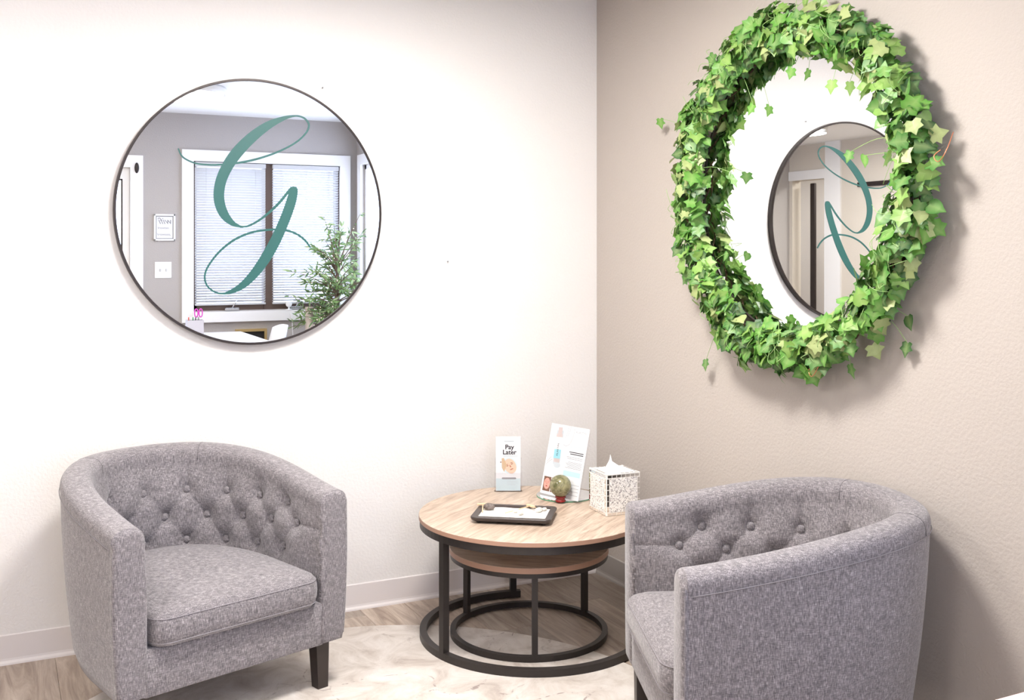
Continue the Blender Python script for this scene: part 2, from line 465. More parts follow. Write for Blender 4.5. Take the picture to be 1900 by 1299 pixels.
# vinyl cove base
def base_run(name, pts, m_):
    """pts along the wall foot, profile offset to the left of travel"""
    prof = [(0.0, 0.0), (0.014, 0.0), (0.0125, 0.006), (0.007, 0.013), (0.0055, 0.02), (0.005, 0.097), (0.003, 0.1), (0, 0.1)]
    b = MB(); P = [Vector((*p, 0)) for p in pts]
    d = (P[1]-P[0]).normalized(); n = Vector((-d.y, d.x, 0))
    vs_ = [q + n*o + Vector((0,0,z)) for q in P for o, z in prof]; L = len(prof)
    fs = [(i, i+1, L+i+1, L+i) for i in range(L-1)] + [tuple(range(L))[::-1], tuple(range(L, 2*L))]
    b.add(vs_, fs); return struct(b.build(name, m_))
base_run('baseboard_left', [(0, 0), (XL, 0)], M['base_white'])
base_run('baseboard_right', [(0, JOG), (0, 0)], M['base_darker'])
base_run('baseboard_rear', [(DX1+0.1, YB), (XR, YB)], M['base_white'])

# --- window 1: white casing, brown frame, blinds
yw = YB
w1 = struct(MB().box(WX0-TR, WX0, yw, yw+0.022, WZ0-TR, WZ1+TR).box(WX1, WX1+TR, yw, yw+0.022, WZ0-TR, WZ1+TR)
     .box(WX0, WX1, yw, yw+0.022, WZ1, WZ1+TR).box(WX0-0.01, WX1+0.01, yw-0.06, yw+0.05, WZ0-TR, WZ0-0.008).build('window_1', M['trim_white']))
mx = seen_in_mirror(499, 430, YB).x
b = MB().box(WX0, WX0+0.03, yw-0.10, yw-0.02, WZ0, WZ1).box(WX1-0.03, WX1, yw-0.10, yw-0.02, WZ0, WZ1)
b.box(mx-0.042, mx+0.042, yw-0.10, yw-0.012, WZ0, WZ1).box(WX0, WX1, yw-0.10, yw-0.02, WZ0, WZ0+0.05).box(WX0, WX1, yw-0.10, yw-0.02, WZ1-0.04, WZ1)
b.build('window_frame', M['brown_frame'], w1)
for xa, xb in ((WX0+0.03, mx-0.042), (mx+0.042, WX1-0.03)):
    MB().box(xa, xb, yw-0.075, yw-0.071, WZ0+0.05, WZ1-0.04).build('pane', M['pane'], w1)
for i, (xa, xb) in enumerate(((WX0+0.012, mx-0.03), (mx+0.03, WX1-0.012))):
    bl = empty('window_blind', ((xa+xb)/2, yw+0.0, WZ0), 0,
               ['white slatted blind on the window half nearer the door', 'white slatted blind on the window half behind the olive tree'][i], 'blind', 'window blinds')
    w = (xb-xa)/2
    MB().bbox(-w, w, -0.02, 0.02, WZ1-WZ0-0.045, WZ1-WZ0-0.005, 0.004).build('headrail', M['blind'], bl)
    MB().bbox(-w, w, -0.014, 0.014, 0.045, 0.062, 0.003).build('bottom_rail', M['blind'], bl)
    sl = MB(); q = []
    for j in range(5):
        t_ = -1 + j/2; q.append((t_*0.0125, 0.0016*(1-t_*t_)))
    vs_ = [(sx*w, a_, c_) for sx in (-1, 1) for a_, c_ in q] ; fs = [(j, j+1, 5+j+1, 5+j) for j in range(4)]
    sl.add(vs_, fs, 0, True)
    sm = sl.mesh('slat', M['blind']); n = 52
    top = WZ1-WZ0-0.06; bot = 0.078
    for j in range(n):
        tl = math.radians((57 if i == 0 else 46) - 8*(1-j/n))
        share('slat', sm, bl, (0, 0, bot + (top-bot)*j/(n-1)), (tl, 0, 0))
    c_ = MB()
    for sx in (-0.7, 0.0, 0.7): c_.tube([(sx*w, 0.013, 0.06), (sx*w, 0.013, WZ1-WZ0-0.04)], 0.0012, 5)
    c_.build('ladder_cord', M['blind'], bl)
for px in (430, 548):
    p = seen_in_mirror(px, 566, YB)
    h = empty('window_crank', (p.x, yw+0.012, WZ0), 0, 'silver folding crank handle on the sill %s' % ('under the blind nearer the door' if px < 500 else 'under the blind by the olive tree'), 'handle', 'window cranks')
    MB().bbox(-0.06, 0.06, -0.02, 0.012, 0.0, 0.022, 0.006).build('crank_base', M['silver'], h)
    MB().tube([(0, 0.0, 0.02), (0.015, 0.01, 0.05), (0.04, 0.012, 0.09)], 0.007, 8).build('crank_arm', M['silver'], h)

# --- window 2 in the alcove wall
w2 = struct(MB().box(XR-0.022, XR, AY0-0.09, AY0, AZ0-0.09, AZ1+0.09).box(XR-0.022, XR, AY1, AY1+0.09, AZ0-0.09, AZ1+0.09)
     .box(XR-0.022, XR, AY0, AY1, AZ1, AZ1+0.09).box(XR-0.05, XR+0.02, AY0-0.1, AY1+0.1, AZ0-0.09, AZ0).build('window_2', M['trim_white']))
MB().box(XR+0.02, XR+0.1, AY0, AY0+0.04, AZ0, AZ1).box(XR+0.02, XR+0.1, AY1-0.04, AY1, AZ0, AZ1).box(XR+0.02, XR+0.1, -4.08, -4.02, AZ0, AZ1)\
    .box(XR+0.02, XR+0.1, AY0, AY1, AZ0, AZ0+0.04).box(XR+0.02, XR+0.1, AY0, AY1, AZ1-0.04, AZ1).build('window_frame', M['trim_white'], w2)
for ya, yb in ((AY0+0.04, -4.08), (-4.02, AY1-0.04)): MB().box(XR+0.06, XR+0.064, ya, yb, AZ0+0.04, AZ1-0.04).build('pane', M['pane'], w2)

# --- door 1: white casing and leaf with a big glass light
d1 = struct(MB().box(DX1, DX1+0.10, yw, yw+0.022, 0, DZ1+0.10).box(DX0-0.10, DX0, yw, yw+0.022, 0, DZ1+0.10).box(DX0, DX1, yw, yw+0.022, DZ1, DZ1+0.10).build('door_1', M['trim_white']))
b = MB().box(DX0, DX0+0.06, yw-0.06, yw-0.015, 0.004, DZ1).box(DX1-0.06, DX1, yw-0.06, yw-0.015, 0.004, DZ1)
b.box(DX0+0.06, DX1-0.06, yw-0.06, yw-0.015, 0.004, 0.22).box(DX0+0.06, DX1-0.06, yw-0.06, yw-0.015, DZ1-0.10, DZ1)
b.build('door_leaf', M['trim_white'], d1)
MB().box(DX0+0.06, DX1-0.06, yw-0.042, yw-0.036, 0.22, DZ1-0.10).build('pane', M['pane'], d1)
b = MB()
for xa, xb, za, zb in ((DX0+0.056, DX0+0.068, 0.215, DZ1-0.095), (DX1-0.068, DX1-0.056, 0.215, DZ1-0.095), (DX0+0.06, DX1-0.06, DZ1-0.107, DZ1-0.095)):
    b.box(xa, xb, yw-0.03, yw-0.012, za, zb)
b.build('glazing_bead', M['frame_dark'], d1)
p = seen_in_mirror(253, 312, YB)
MB().ball((p.x, yw+0.03, p.z), 0.02, 12, 8, (0.9, 0.5, 2.2)).build('door_sensor', M['frame_dark'], d1)

portal('portal_window', ((WX0+WX1)/2, yw-0.13, (WZ0+WZ1)/2), (PI/2, 0, PI), WX1-WX0, WZ1-WZ0)
portal('portal_alcove', (XR+0.13, (AY0+AY1)/2, (AZ0+AZ1)/2), (0, PI/2, 0), AZ1-AZ0, AY1-AY0)
portal('portal_door', ((DX0+DX1)/2, yw-0.13, 1.15), (PI/2, 0, PI), DX1-DX0, 2.2)

# ------------------------------------------------------------------ ceiling lamps
for i, (lx, ly, wt) in enumerate(LAMPS):
    where = ['above the corner seating', 'above the white desk', 'added as fill light above the floor left of the seating', 'added as fill light near the hallway opening', 'added as fill light in the hallway'][i]
    o = empty('ceiling_lamp', (lx, ly, CEIL), 0, 'round white flush ceiling lamp ' + where, 'ceiling lamp', 'ceiling lamps')
    MB().lathe([(0.0, -0.001), (0.265, -0.001), (0.275, -0.02), (0.272, -0.052), (0.258, -0.055), (0.255, -0.03), (0.0, -0.03)], 40, cap=False).build('housing', M['plastic_white'], o)
    MB().lathe([(0.0, -0.074), (0.10, -0.072), (0.20, -0.063), (0.254, -0.045), (0.254, -0.034), (0.0, -0.034)], 40, cap=False).build('diffuser', M['diffuser'], o)
    d = bpy.data.lights.new('lamp_light', 'AREA'); d.shape = 'DISK'; d.size = 0.52; d.energy = wt; d.color = LAMP_COL
    l = bpy.data.objects.new('lamp_light', d); l.parent = o; l.location = (0, 0, -0.078); col.objects.link(l)

# ------------------------------------------------------------------ round mirrors
MR = 0.4939
def round_mirror(name, label, to_world):
    """local: x right, z up, -y into the room"""
    o = empty(name, (0,0,0), 0, label, 'mirror', 'round wall mirrors'); o.matrix_world = to_world
    n = 128; prof = [(MR-0.009, 0.002), (MR, 0.002), (MR, 0.027), (MR-0.0015, 0.030), (MR-0.0075, 0.030), (MR-0.009, 0.0285), (MR-0.009, 0.002)]
    b = MB(); vs_, fs = [], []
    for k in range(n):
        a = 2*PI*k/n
        for r, d in prof[:-1]: vs_.append((r*math.cos(a), -d, r*math.sin(a)))
    P = len(prof)-1
    for k in range(n):
        for j in range(P): fs.append((k*P+j, k*P+(j+1) % P, ((k+1) % n)*P+(j+1) % P, ((k+1) % n)*P+j))
    b.add(vs_, fs, 0, False); b.build('mirror_frame', M['frame_dark'], o)
    b = MB(); r = MR-0.0092
    b.add([(r*math.cos(2*PI*k/n), -0.026, r*math.sin(2*PI*k/n)) for k in range(n)], [tuple(range(n))])
    b.build('mirror_glass', M['mirror'], o)
    MB().lathe([(0.0, 0.0), (r-0.004, 0.0), (r-0.004, 0.020), (0.0, 0.020)], 64, cap=False).xform(Matrix.Rotation(PI/2, 4, 'X')).build('backing', M['frame_dark'], o)
    return o
mir = round_mirror('wall_mirror', 'round thin-framed mirror with a green letter G on the white wall', Matrix.Translation((-1.4892, 0, 1.5443)))

# the letter G: brush strokes with their widths, read off the mirror face
def smooth_path(p, sub=8):
    out = []
    for i in range(len(p)-1):
        p0, p1, p2, p3 = p[max(i-1, 0)], p[i], p[i+1], p[min(i+2, len(p)-1)]
        for k in range(sub):
            t = k/sub
            out.append(tuple(0.5*((2*b)+(-a+c)*t+(2*a-5*b+4*c-d)*t*t+(-a+3*b-3*c+d)*t**3) for a, b, c, d in zip(p0, p1, p2, p3)))
    return out + [p[-1]]
ST1 = [(38,272,8),(70,330,10),(150,370,10),(250,382,11),(330,380,12),(400,374,13),(520,354,14),(640,320,13),(750,275,12),(840,222,12),(896,165,12),(913,115,13),(890,76,13),(850,57,12),(805,56,14),(740,72,28),(640,118,52),(535,195,66),(440,290,72),(372,385,70),(328,480,68),(311,570,67),(318,645,65),(345,712,58),(388,762,40),(430,787,22),(470,797,12),(520,786,12),(590,746,14),(660,690,16),(720,630,17),(765,575,17),(800,535,20)]
ST2 = [(816,528,22),(813,548,52),(797,620,64),(765,715,66),(718,828,68),(668,930,70),(608,1030,66),(540,1120,56),(470,1188,44),(400,1228,28),(340,1244,14),(280,1231,10),(232,1190,11),(216,1130,11),(240,1060,12),(310,968,13),(400,893,14),(490,848,14),(580,824,14),(690,815,13),(770,822,14),(840,850,13),(890,890,13),(924,935,10)]
b = MB()
minv = mir.matrix_world.inverted()
for li, st in enumerate((ST1, ST2)):
    P = smooth_path(st); pts = []
    yy = -0.0266 - 0.0002*li
    for ii, (x_, y_, w_) in enumerate(P):
        yy = -0.0264 - 0.0005*li - 0.0004*ii/len(P)
        q = on_y(320 + x_/3.607, 200 + y_/3.607, yy); q.y = yy
        pts.append((minv @ q, w_/3.607/1.0))
    sc = (on_y(600, 400, yy) - on_y(500, 400, yy)).length / 100
    L, vs_ = len(pts), []
    for i, (q, w_) in enumerate(pts):
        t = (pts[min(i+1, L-1)][0] - pts[max(i-1, 0)][0]); nrm = Vector((-t.z, 0, t.x)).normalized()
        vs_ += [q + nrm*w_*sc/2, q - nrm*w_*sc/2]
    b.add(vs_, [(2*i, 2*i+1, 2*i+3, 2*i+2) for i in range(L-1)])
o = b.build('letter_g', M['teal'], mir); o['label'] = 'dark green script letter G on the glass'

# the wreathed mirror on the beige wall
WY, WZ = -1.298, 1.605
mw = Matrix.Translation((0, WY, WZ)) @ Matrix.Rotation(-PI/2, 4, 'Z')
round_mirror('wall_mirror', 'round mirror inside the ivy wreath on the beige wall', mw)

# ------------------------------------------------------------------ ivy wreath
# local frame: u to the viewer's right along the wall (-y), v up, w out of the wall (-x)
wre = empty('ivy_wreath', (0, WY, WZ), 0, 'full green ivy garland wound around the mirror on the beige wall', 'wreath')
def W2(u, v, w): return Vector((-w, -u, v))
def leaf_verts(kind):
    """ivy leaf in the plane x (across), y (to the tip), z up; returns verts, faces, vein flags"""
    if kind == 0: half = [(0.0,0.0),(0.20,-0.12),(0.48,-0.02),(0.40,0.20),(0.62,0.42),(0.30,0.55),(0.0,1.0)]
    elif kind == 1: half = [(0.0,0.0),(0.26,-0.14),(0.54,0.08),(0.44,0.28),(0.56,0.56),(0.22,0.66),(0.0,0.98)]
    else: half = [(0.0,0.0),(0.24,-0.08),(0.48,0.12),(0.46,0.36),(0.36,0.56),(0.17,0.76),(0.0,1.02)]
    vs_ = [(0,0,0), (0,0.3,0), (0,0.62,0)]; vein = [1, 1, 1]; fs = []
    tip = len(vs_); vs_.append((0, half[-1][1], -0.06)); vein.append(0.3)
    for sgn in (1, -1):
        base = len(vs_)
        for (x_, y_) in half[1:-1]:
            vs_.append((x_*sgn, y_, 0.20*x_ - 0.28*x_*x_ - 0.10*max(0, y_-0.4))); vein.append(0.0)
        r = [base+k for k in range(5)]
        f = [(0, r[0], r[1], 1) , (1, r[1], r[2]), (1, r[2], r[3], 2), (2, r[3], r[4]), (2, r[4], tip)]
        fs += f if sgn > 0 else [q[::-1] for q in f]
    return vs_, fs, vein
LV = [leaf_verts(k) for k in range(3)]
def put_vein(me, vals):
    at = me.attributes.new('vein', 'FLOAT', 'POINT'); at.data.foreach_set('value', vals)
leaf_me = {}
for k in range(3):
    for c_ in range(5):
        b = MB(); b.add(LV[k][0], LV[k][1], 0, False); me = b.mesh('leaf', IVY[c_]); put_vein(me, LV[k][2]); leaf_me[(k, c_)] = me
def leaf_matrix(pos, out, tipdir, size, roll=0.0):
    z = out.normalized(); y = (tipdir - z*tipdir.dot(z))
    if y.length < 1e-4: y = z.orthogonal()
    y.normalize(); x = y.cross(z)
    return Matrix.Translation(pos) @ Matrix((x, y, z)).transposed().to_4x4() @ Matrix.Rotation(roll, 4, 'Y') @ Matrix.Scale(size, 4)
rnd = random.Random(5)
RT, TUBE = 0.524, 0.060
spec = []
def lobes(a): return 0.010*math.sin(3*a+0.7) + 0.008*math.sin(7*a+2.0) + 0.006*math.sin(12*a)
def ring_leaf(a, ph, rr, size, cidx, kind):
    # ph: 0 = facing out of the wall, + = to the ring's outside
    er = (math.cos(a), math.sin(a))
    rad = RT + lobes(a) + math.sin(ph)*rr*1.12; w = 0.055 + math.cos(ph)*rr*0.95
    pos = W2(rad*er[0], rad*er[1], max(w, 0.012))
    out = W2(math.sin(ph)*er[0]*0.75 + rnd.gauss(0, .36), math.sin(ph)*er[1]*0.75 + rnd.gauss(0, .36) + 0.28, max(0.25, math.cos(ph)) + rnd.gauss(0, .2))
    tipd = W2(rnd.gauss(0, .7) + 0.35*er[0]*math.sin(ph), rnd.gauss(-0.45, .6) + 0.3*er[1]*math.sin(ph), rnd.gauss(0.1, .35))
    M_ = leaf_matrix(pos, out, tipd, size, rnd.gauss(0, .25))
    # keep every leaf off the wall and the glass
    low = min((M_ @ Vector(v)).x * -1 for v in LV[kind][0])
    lim = 0.034 if rad < MR + 0.05 else 0.006
    if low < lim: M_ = Matrix.Translation((-(lim - low), 0, 0)) @ M_
    spec.append((M_, kind, cidx, size))
def pick(): return rnd.choices((0,1,2,3,4), (26, 28, 14, 20, 12))[0]
for i in range(300):
    a = 2*PI*(i + rnd.random())/300
    ph = rnd.uniform(-1.1, 1.2)
    if 3.02 < a < 3.75 and -0.75 < ph < -0.05: ph = rnd.choice((-1.1, 0.25))*rnd.uniform(.9, 1.1)
    ring_leaf(a, ph, TUBE*rnd.uniform(0.9, 1.25), rnd.uniform(0.042, 0.060), pick(), rnd.choice((0,1,2,1)))
# stray leaves hanging clear of the garland, seen against wall and glass
STRAY = [(1225,230,0.05,0),(1685,600,0.03,2),(1684,650,0.02,2),(1545,162,0.06,3),(1398,205,0.06,0),(1470,137,0.06,0),(1357,330,0.06,1),
         (1605,300,0.10,0),(1578,292,0.10,1),(1310,678,0.04,1),(1368,540,0.07,1),(1350,478,0.07,1),(1352,640,0.07,0),(1700,215,0.05,2),(1720,232,0.05,2),
         (1470,612,0.07,1),(1425,600,0.07,0),(1573,20,0.05,2),(1596,35,0.05,0),(1525,6,0.05,3),(1497,4,0.05,3),(1395,45,0.05,4),(1415,38,0.05,4),(1510,700,0.05,1),(1578,690,0.06,1)]
stems = []
for px, py, w, c_ in STRAY:
    p = on_x(px, py, -w); u, v = -(p.y - WY), p.z - WZ
    a = math.atan2(v, u); kind = rnd.choice((0, 2))
    pos = W2(u, v, w); out = W2(rnd.gauss(0, .25), rnd.gauss(.15, .2), 1.0); tipd = W2(rnd.gauss(0, .4), -1, 0.05)
    sz = rnd.uniform(0.036, 0.046)
    spec.append((leaf_matrix(pos + W2(0, sz*0.45, 0), out, tipd, sz), kind, c_, sz))
    q = W2((RT)*math.cos(a), RT*math.sin(a), 0.07); top = pos + W2(0, sz*0.45, 0)
    stems.append([q, q.lerp(top, 0.5) + W2(rnd.uniform(-.02, .02), rnd.uniform(0, .03), 0.0), top])
n_part = len(spec)
spec_small = len(spec)
for i in range(1500):
    a = rnd.uniform(0, 2*PI); ph = rnd.uniform(-1.5, 1.6)
    if 3.02 < a < 3.75 and -0.7 < ph < -0.1: continue
    ring_leaf(a, ph, TUBE*rnd.uniform(0.35, 1.12), rnd.uniform(0.032, 0.052), rnd.choices((0,1,2,3,4), (20, 30, 26, 14, 10))[0], rnd.choice((0,1,2,1)))
for i in range(230):      # leaves curling over the inner edge, hiding the frame
    a = rnd.uniform(1.55, 4.6)
    if 3.12 < a < 3.72 and rnd.random() < .8: continue
    ring_leaf(a, rnd.uniform(-1.0, -0.35), TUBE*rnd.uniform(0.9, 1.25), rnd.uniform(0.034, 0.05), rnd.choices((0,1,2,3,4), (22, 30, 22, 14, 8))[0], rnd.choice((0,1,2)))
order = list(range(n_part))[-300:] if n_part > 300 else list(range(n_part))
for i in order:
    M_, kind, c_, sz = spec[i]
    o = bpy.data.objects.new('leaf', leaf_me[(kind, c_)]); col.objects.link(o); o.parent = wre; o.matrix_basis = M_
b = MB(); vein = []
for i, (M_, kind, c_, sz) in enumerate(spec):
    if i in set(order): continue
    b.add([M_ @ Vector(v) for v in LV[kind][0]], LV[kind][1], c_, False); vein += LV[kind][2]
o = b.build('smaller_leaves', IVY, wre); put_vein(o.data, vein); o['kind'] = 'stuff'
b = MB()
for k in range(5):
    ph0 = rnd.uniform(0, 6.28); n = 150
    b.tube([W2((RT + 0.028*math.cos(11*t+ph0))*math.cos(t), (RT + 0.028*math.cos(11*t+ph0))*math.sin(t), 0.058 + 0.022*math.sin(11*t+ph0)) for t in [2*PI*j/n for j in range(n)]], 0.0028, 5, True)
b.build('vine_stem', M['stem_brown'], wre)
b = MB()
for s_ in stems: b.tube(smooth_path([tuple(q) for q in s_], 5), 0.0009, 4)
for i in range(150):
    a = rnd.uniform(0, 2*PI); r0 = RT + rnd.uniform(-.045, .045); w0 = rnd.uniform(.10, .135)
    p0 = W2(r0*math.cos(a), r0*math.sin(a), w0); d = W2(rnd.gauss(0, .018), rnd.gauss(-.012, .018), rnd.gauss(.002, .004))
    b.tube(smooth_path([tuple(p0 - d), tuple(p0 + W2(rnd.gauss(0, .012), rnd.gauss(0, .012), .012)), tuple(p0 + d)], 5), 0.0009, 4)
b.build('tendrils', M['stem_green'], wre)['kind'] = 'stuff'
for px, py in ((1515, 682), (1752, 280)):
    b = MB()
    p = on_x(px, py, -0.09); c0 = Vector((-0.09, p.y - WY, p.z - WZ))
    b.tube(smooth_path([tuple(c0 + W2(*q)) for q in ((0.012, 0.05, -.02), (0.016, 0.0, .01), (-0.008, -0.028, .012), (-0.03, -0.012, .005), (-0.012, 0.004, 0))], 6), 0.0014, 5)
    b.build('copper_twist', M['copper'], wre)
# ------------------------------------------------------------------ rug
RUG_T = 0.005
rg = MB().lathe([(0.0, 0.0), (0.985, 0.0), (0.9948, 0.001), (0.9948, 0.0035), (0.990, RUG_T), (0.0, RUG_T)], 160, cap=False).build('area_rug', M['rug'], None, (-1.4078, -1.1547, 0.0))

tag(rg, 'round cream rug with faint brown broken lines under the seating', 'rug')

# ------------------------------------------------------------------ tub armchairs
CW, CD, CYS, CHA, CHB, CT = 0.776, 0.752, 0.20, 0.630, 0.722, 0.098
CZ0 = 0.15
def chair_plan(n):
    pts = []
    for k in range(60): pts.append((-CW/2, CYS*k/60))
    for k in range(401):
        a = PI - PI*k/400; c, s = math.cos(a), math.sin(a); e = 2/2.3
        pts.append((CW/2*math.copysign(abs(c)**e, c), CYS + (CD-CYS)*abs(s)**e))
    for k in range(60): pts.append((CW/2, CYS*(59-k)/60))
    L = [0]
    for p, q in zip(pts, pts[1:]): L.append(L[-1] + math.dist(p, q))
    out = []; j = 0
    for i in range(n):
        s = L[-1]*i/(n-1)
        while j < len(L)-2 and L[j+1] < s: j += 1
        t = (s-L[j])/max(1e-9, L[j+1]-L[j]); out.append((pts[j][0]+(pts[j+1][0]-pts[j][0])*t, pts[j][1]+(pts[j+1][1]-pts[j][1])*t))
    return out
NS = 321
PLAN = chair_plan(NS)
def plan_normals(P):
    N = []
    for i in range(len(P)):
        a, b = P[max(i-2, 0)], P[min(i+2, len(P)-1)]
        tx, ty = b[0]-a[0], b[1]-a[1]; l = math.hypot(tx, ty); N.append((ty/l, -tx/l))   # to the inside
    return N
PN = plan_normals(PLAN)
for i in range(12): PN[i] = (1, 0); PN[-1-i] = (-1, 0)
def rim_h(y): return CHA + (CHB-CHA)*math.sin(PI/2*max(0, min(1, y/CD)))**1.3
INN = [(p[0]+n[0]*CT, p[1]+n[1]*CT) for p, n in zip(PLAN, PN)]
SI = [0]
for p, q in zip(INN, INN[1:]): SI.append(SI[-1] + math.dist(p, q))
SC = SI[-1]/2
DB = 0.146
Z1_, Z2_, Z3_ = 0.568, 0.478, 0.392
ROWS = [(Z1_, [(k-4)*DB for k in range(9)]), (Z2_, [(k-4.5)*DB for k in range(10)]), (Z3_, [(k-4)*DB for k in range(9)])]
def row_z(z, s):
    # rows dip a little towards the arm fronts, like the rim
    t = min(1, abs(s)/0.62); return z - (0.005 if z > .52 else -0.032 if z > .43 else -0.034)*t*t
BTN = [(s, row_z(z, s)) for z, ss in ROWS for s in ss]
SEG = []
for r in (0, 1):
    for s1 in ROWS[r][1]:
        for s2 in ROWS[r+1][1]:
            if abs(abs(s1-s2) - DB/2) < 1e-6: SEG.append(((s1, row_z(ROWS[r][0], s1)), (s2, row_z(ROWS[r+1][0], s2))))
for s in ROWS[0][1]: SEG.append(((s, row_z(Z1_, s)), (s, row_z(Z1_, s) + 0.085)))
for s in ROWS[2][1]: SEG.append(((s, row_z(Z3_, s)), (s, 0.33)))
for sg in (-1, 1): SEG.append(((sg*4.5*DB, row_z(Z2_, sg*4.5*DB)), (sg*0.80, row_z(Z2_, .62) + 0.004)))
def tuft(s, z):
    d2 = 9.; dep = 0.0
    for bs, bz in BTN:
        q = (s-bs)**2 + (z-bz)**2
        if q < 0.02: dep += 0.015*math.exp(-q/0.0013) + 0.009*math.exp(-q/0.00024)
    best = 9.
    for (a, b), (c, d) in SEG:
        if min(a, c)-.03 < s < max(a, c)+.03 and min(b, d)-.03 < z < max(b, d)+.03:
            vx, vz = c-a, d-b; t = max(0, min(1, ((s-a)*vx + (z-b)*vz)/(vx*vx+vz*vz)))
            q = (s-a-vx*t)**2 + (z-b-vz*t)**2; best = min(best, q)
    if best < 0.002: dep += 0.0022*math.exp(-best/0.000018) + 0.0028*math.exp(-best/0.00030)
    return dep
NI = 74
def shell():
    rows = []
    for i in range(NS):
        (x, y), (nx, ny) = PLAN[i], PN[i]; h = rim_h(y); yy = max(0.014, y)
        s = SI[i] - SC; pr = []
        wy = 0.25 + 0.75*min(1, max(0, y/CD))
        for k in range(14):
            z = CZ0 + (h-0.05-CZ0)*k/13; o = 0.058*wy*(1-(z-CZ0)/(h-CZ0))**1.2 - 0.006*math.sin(PI*k/13)
            if k == 0: o += 0.008
            pr.append((o, z))
        for k in range(1, 20):
            a = PI - PI*k/20; c, sn = math.cos(a), math.sin(a); e = 2/2.7
            pr.append((CT/2 + CT/2*math.copysign(abs(c)**e, c), h-0.05 + 0.05*sn**e))
        zt = h-0.05
        for k in range(NI):
            z = zt - (zt-0.27)*k/(NI-1)
            puff = 0.024*(lambda q: q*q*(3-2*q))(min(1, (zt-z)/0.13))*(1 if abs(s) < .68 else max(0.25, 1-(abs(s)-.68)/.10))
            pr.append((CT + puff - tuft(s, z)*(min(1, (zt-z)/.02)), z))
        pr.append((CT+0.01, CZ0))
        rows.append([Vector((x+nx*o, (y if y > 0.014 else 0.014)+ny*o, z)) for o, z in pr])
    P = len(rows[0]); vs_ = [p for r in rows for p in r]; fs = []
    for i in range(NS-1):
        for k in range(P): fs.append((i*P+k, i*P+(k+1) % P, (i+1)*P+(k+1) % P, (i+1)*P+k))
    # rounded front faces of the arms
    for end in (0, NS-1):
        ring = rows[end]; cx = sum(p.x for p in ring)/P; prev = [end*P+k for k in range(P)]
        zc = (CHA + CZ0)/2; xm = math.copysign(CW/2 - CT/2, ring[0].x)
        for dy, ins in ((0.006, 0.0035), (0.002, 0.009), (0.0, 0.018)):
            st = len(vs_)
            for p in ring:
                fx = 1 - ins/(CT/2); fz = 1 - ins/((CHA-CZ0)/2)
                vs_.append(Vector((xm + (p.x-xm)*fx, dy, zc + (p.z-zc)*fz)))
            cur = [st+k for k in range(P)]
            for k in range(P):
                q = (prev[k], cur[k], cur[(k+1) % P], prev[(k+1) % P])
                fs.append(q if end == 0 else q[::-1])
            prev = cur
        fs.append(tuple(prev) if end else tuple(prev[::-1]))
    b = MB(); b.add(vs_, [f[::-1] for f in fs], 0, True); return b
def inner_poly(off, yf, rc):
    """D-shaped plan inside the shell, front edge at yf with corner radius rc (counter-clockwise from front left)"""
    P = [(p[0]+n[0]*off, p[1]+n[1]*off) for p, n in zip(PLAN[::4], PN[::4])]
    P = [p for p in P if p[1] > max(yf, 0) + rc + 0.004]
    w = CW/2 - off; fr = []
    for k in range(7):
        a = PI/2*k/6; fr.append((-w + rc - rc*math.cos(a), yf + rc - rc*math.sin(a)))
    return fr + [(-x, y) for x, y in fr[::-1]] + P[::-1]
def loft(poly, prof, c=(0, 0.30), crown=None):
    b = MB(); n = len(poly); vs_ = []
    for sc, z in prof: vs_ += [(c[0]+(x-c[0])*sc, c[1]+(y-c[1])*sc, z) for x, y in poly]
    fs = []
    for i in range(len(prof)-1):
        for k in range(n): fs.append((i*n+k, i*n+(k+1) % n, (i+1)*n+(k+1) % n, (i+1)*n+k))
    fs.append(tuple(range(n))[::-1]); fs.append(tuple((len(prof)-1)*n+k for k in range(n)))
    b.add(vs_, fs, 0, True); return b
shell_me = shell().mesh('tufted_shell', M['linen'])
pb = inner_poly(CT-0.006, 0.006, 0.008)
base_me = loft(pb, [(0.995, CZ0), (1.0, CZ0+0.004), (1.0, 0.276), (0.985, 0.283), (0.95, 0.284)]).mesh('seat_base', M['linen'])
pcu = inner_poly(CT+0.012, -0.022, 0.055)
cushion_me = loft(pcu, [(0.93, 0.284), (0.965, 0.286), (0.985, 0.294), (0.997, 0.312), (1.0, 0.332), (0.996, 0.352), (0.985, 0.366), (0.96, 0.377), (0.90, 0.386), (0.78, 0.394), (0.60, 0.400), (0.35, 0.404), (0.1, 0.405)]).mesh('seat_cushion', M['linen'])
b = MB(); b.tube([(x*0.9885, 0.30+(y-0.30)*0.9885, 0.3645) for x, y in pcu], 0.0013, 6, True)
b.tube([(x*0.987, 0.30+(y-0.30)*0.987, 0.296) for x, y in pcu], 0.0013, 6, True)
cush_pipe_me = b.mesh('piping', M['linen_seam'])
# welt along the outer rim, down the outer edge of each arm front
b = MB(); P = []
def arm_x(z): return CW/2 - 0.0032 - max(0, 0.0145*(1-(z-CZ0)/(CHA-CZ0))**1.2 - 0.006*math.sin(PI*min(1, (z-CZ0)/(CHA-.05-CZ0))))
for k in range(10):
    z = CZ0+0.02 + (CHA-0.075-CZ0)*k/9; P.append((-arm_x(z), 0.0085, z))
for i in range(6, NS-6, 2):
    (x, y), n = PLAN[i], PN[i]; P.append((x-n[0]*0.0008, max(.014, y)-n[1]*0.0008, rim_h(y)-0.052))
for k in range(10):
    z = CHA-0.055 - (CHA-0.075-CZ0)*k/9; P.append((arm_x(z), 0.0085, z))
b.tube(P, 0.0013, 6)
welt_me = b.mesh('piping', M['linen_seam'])
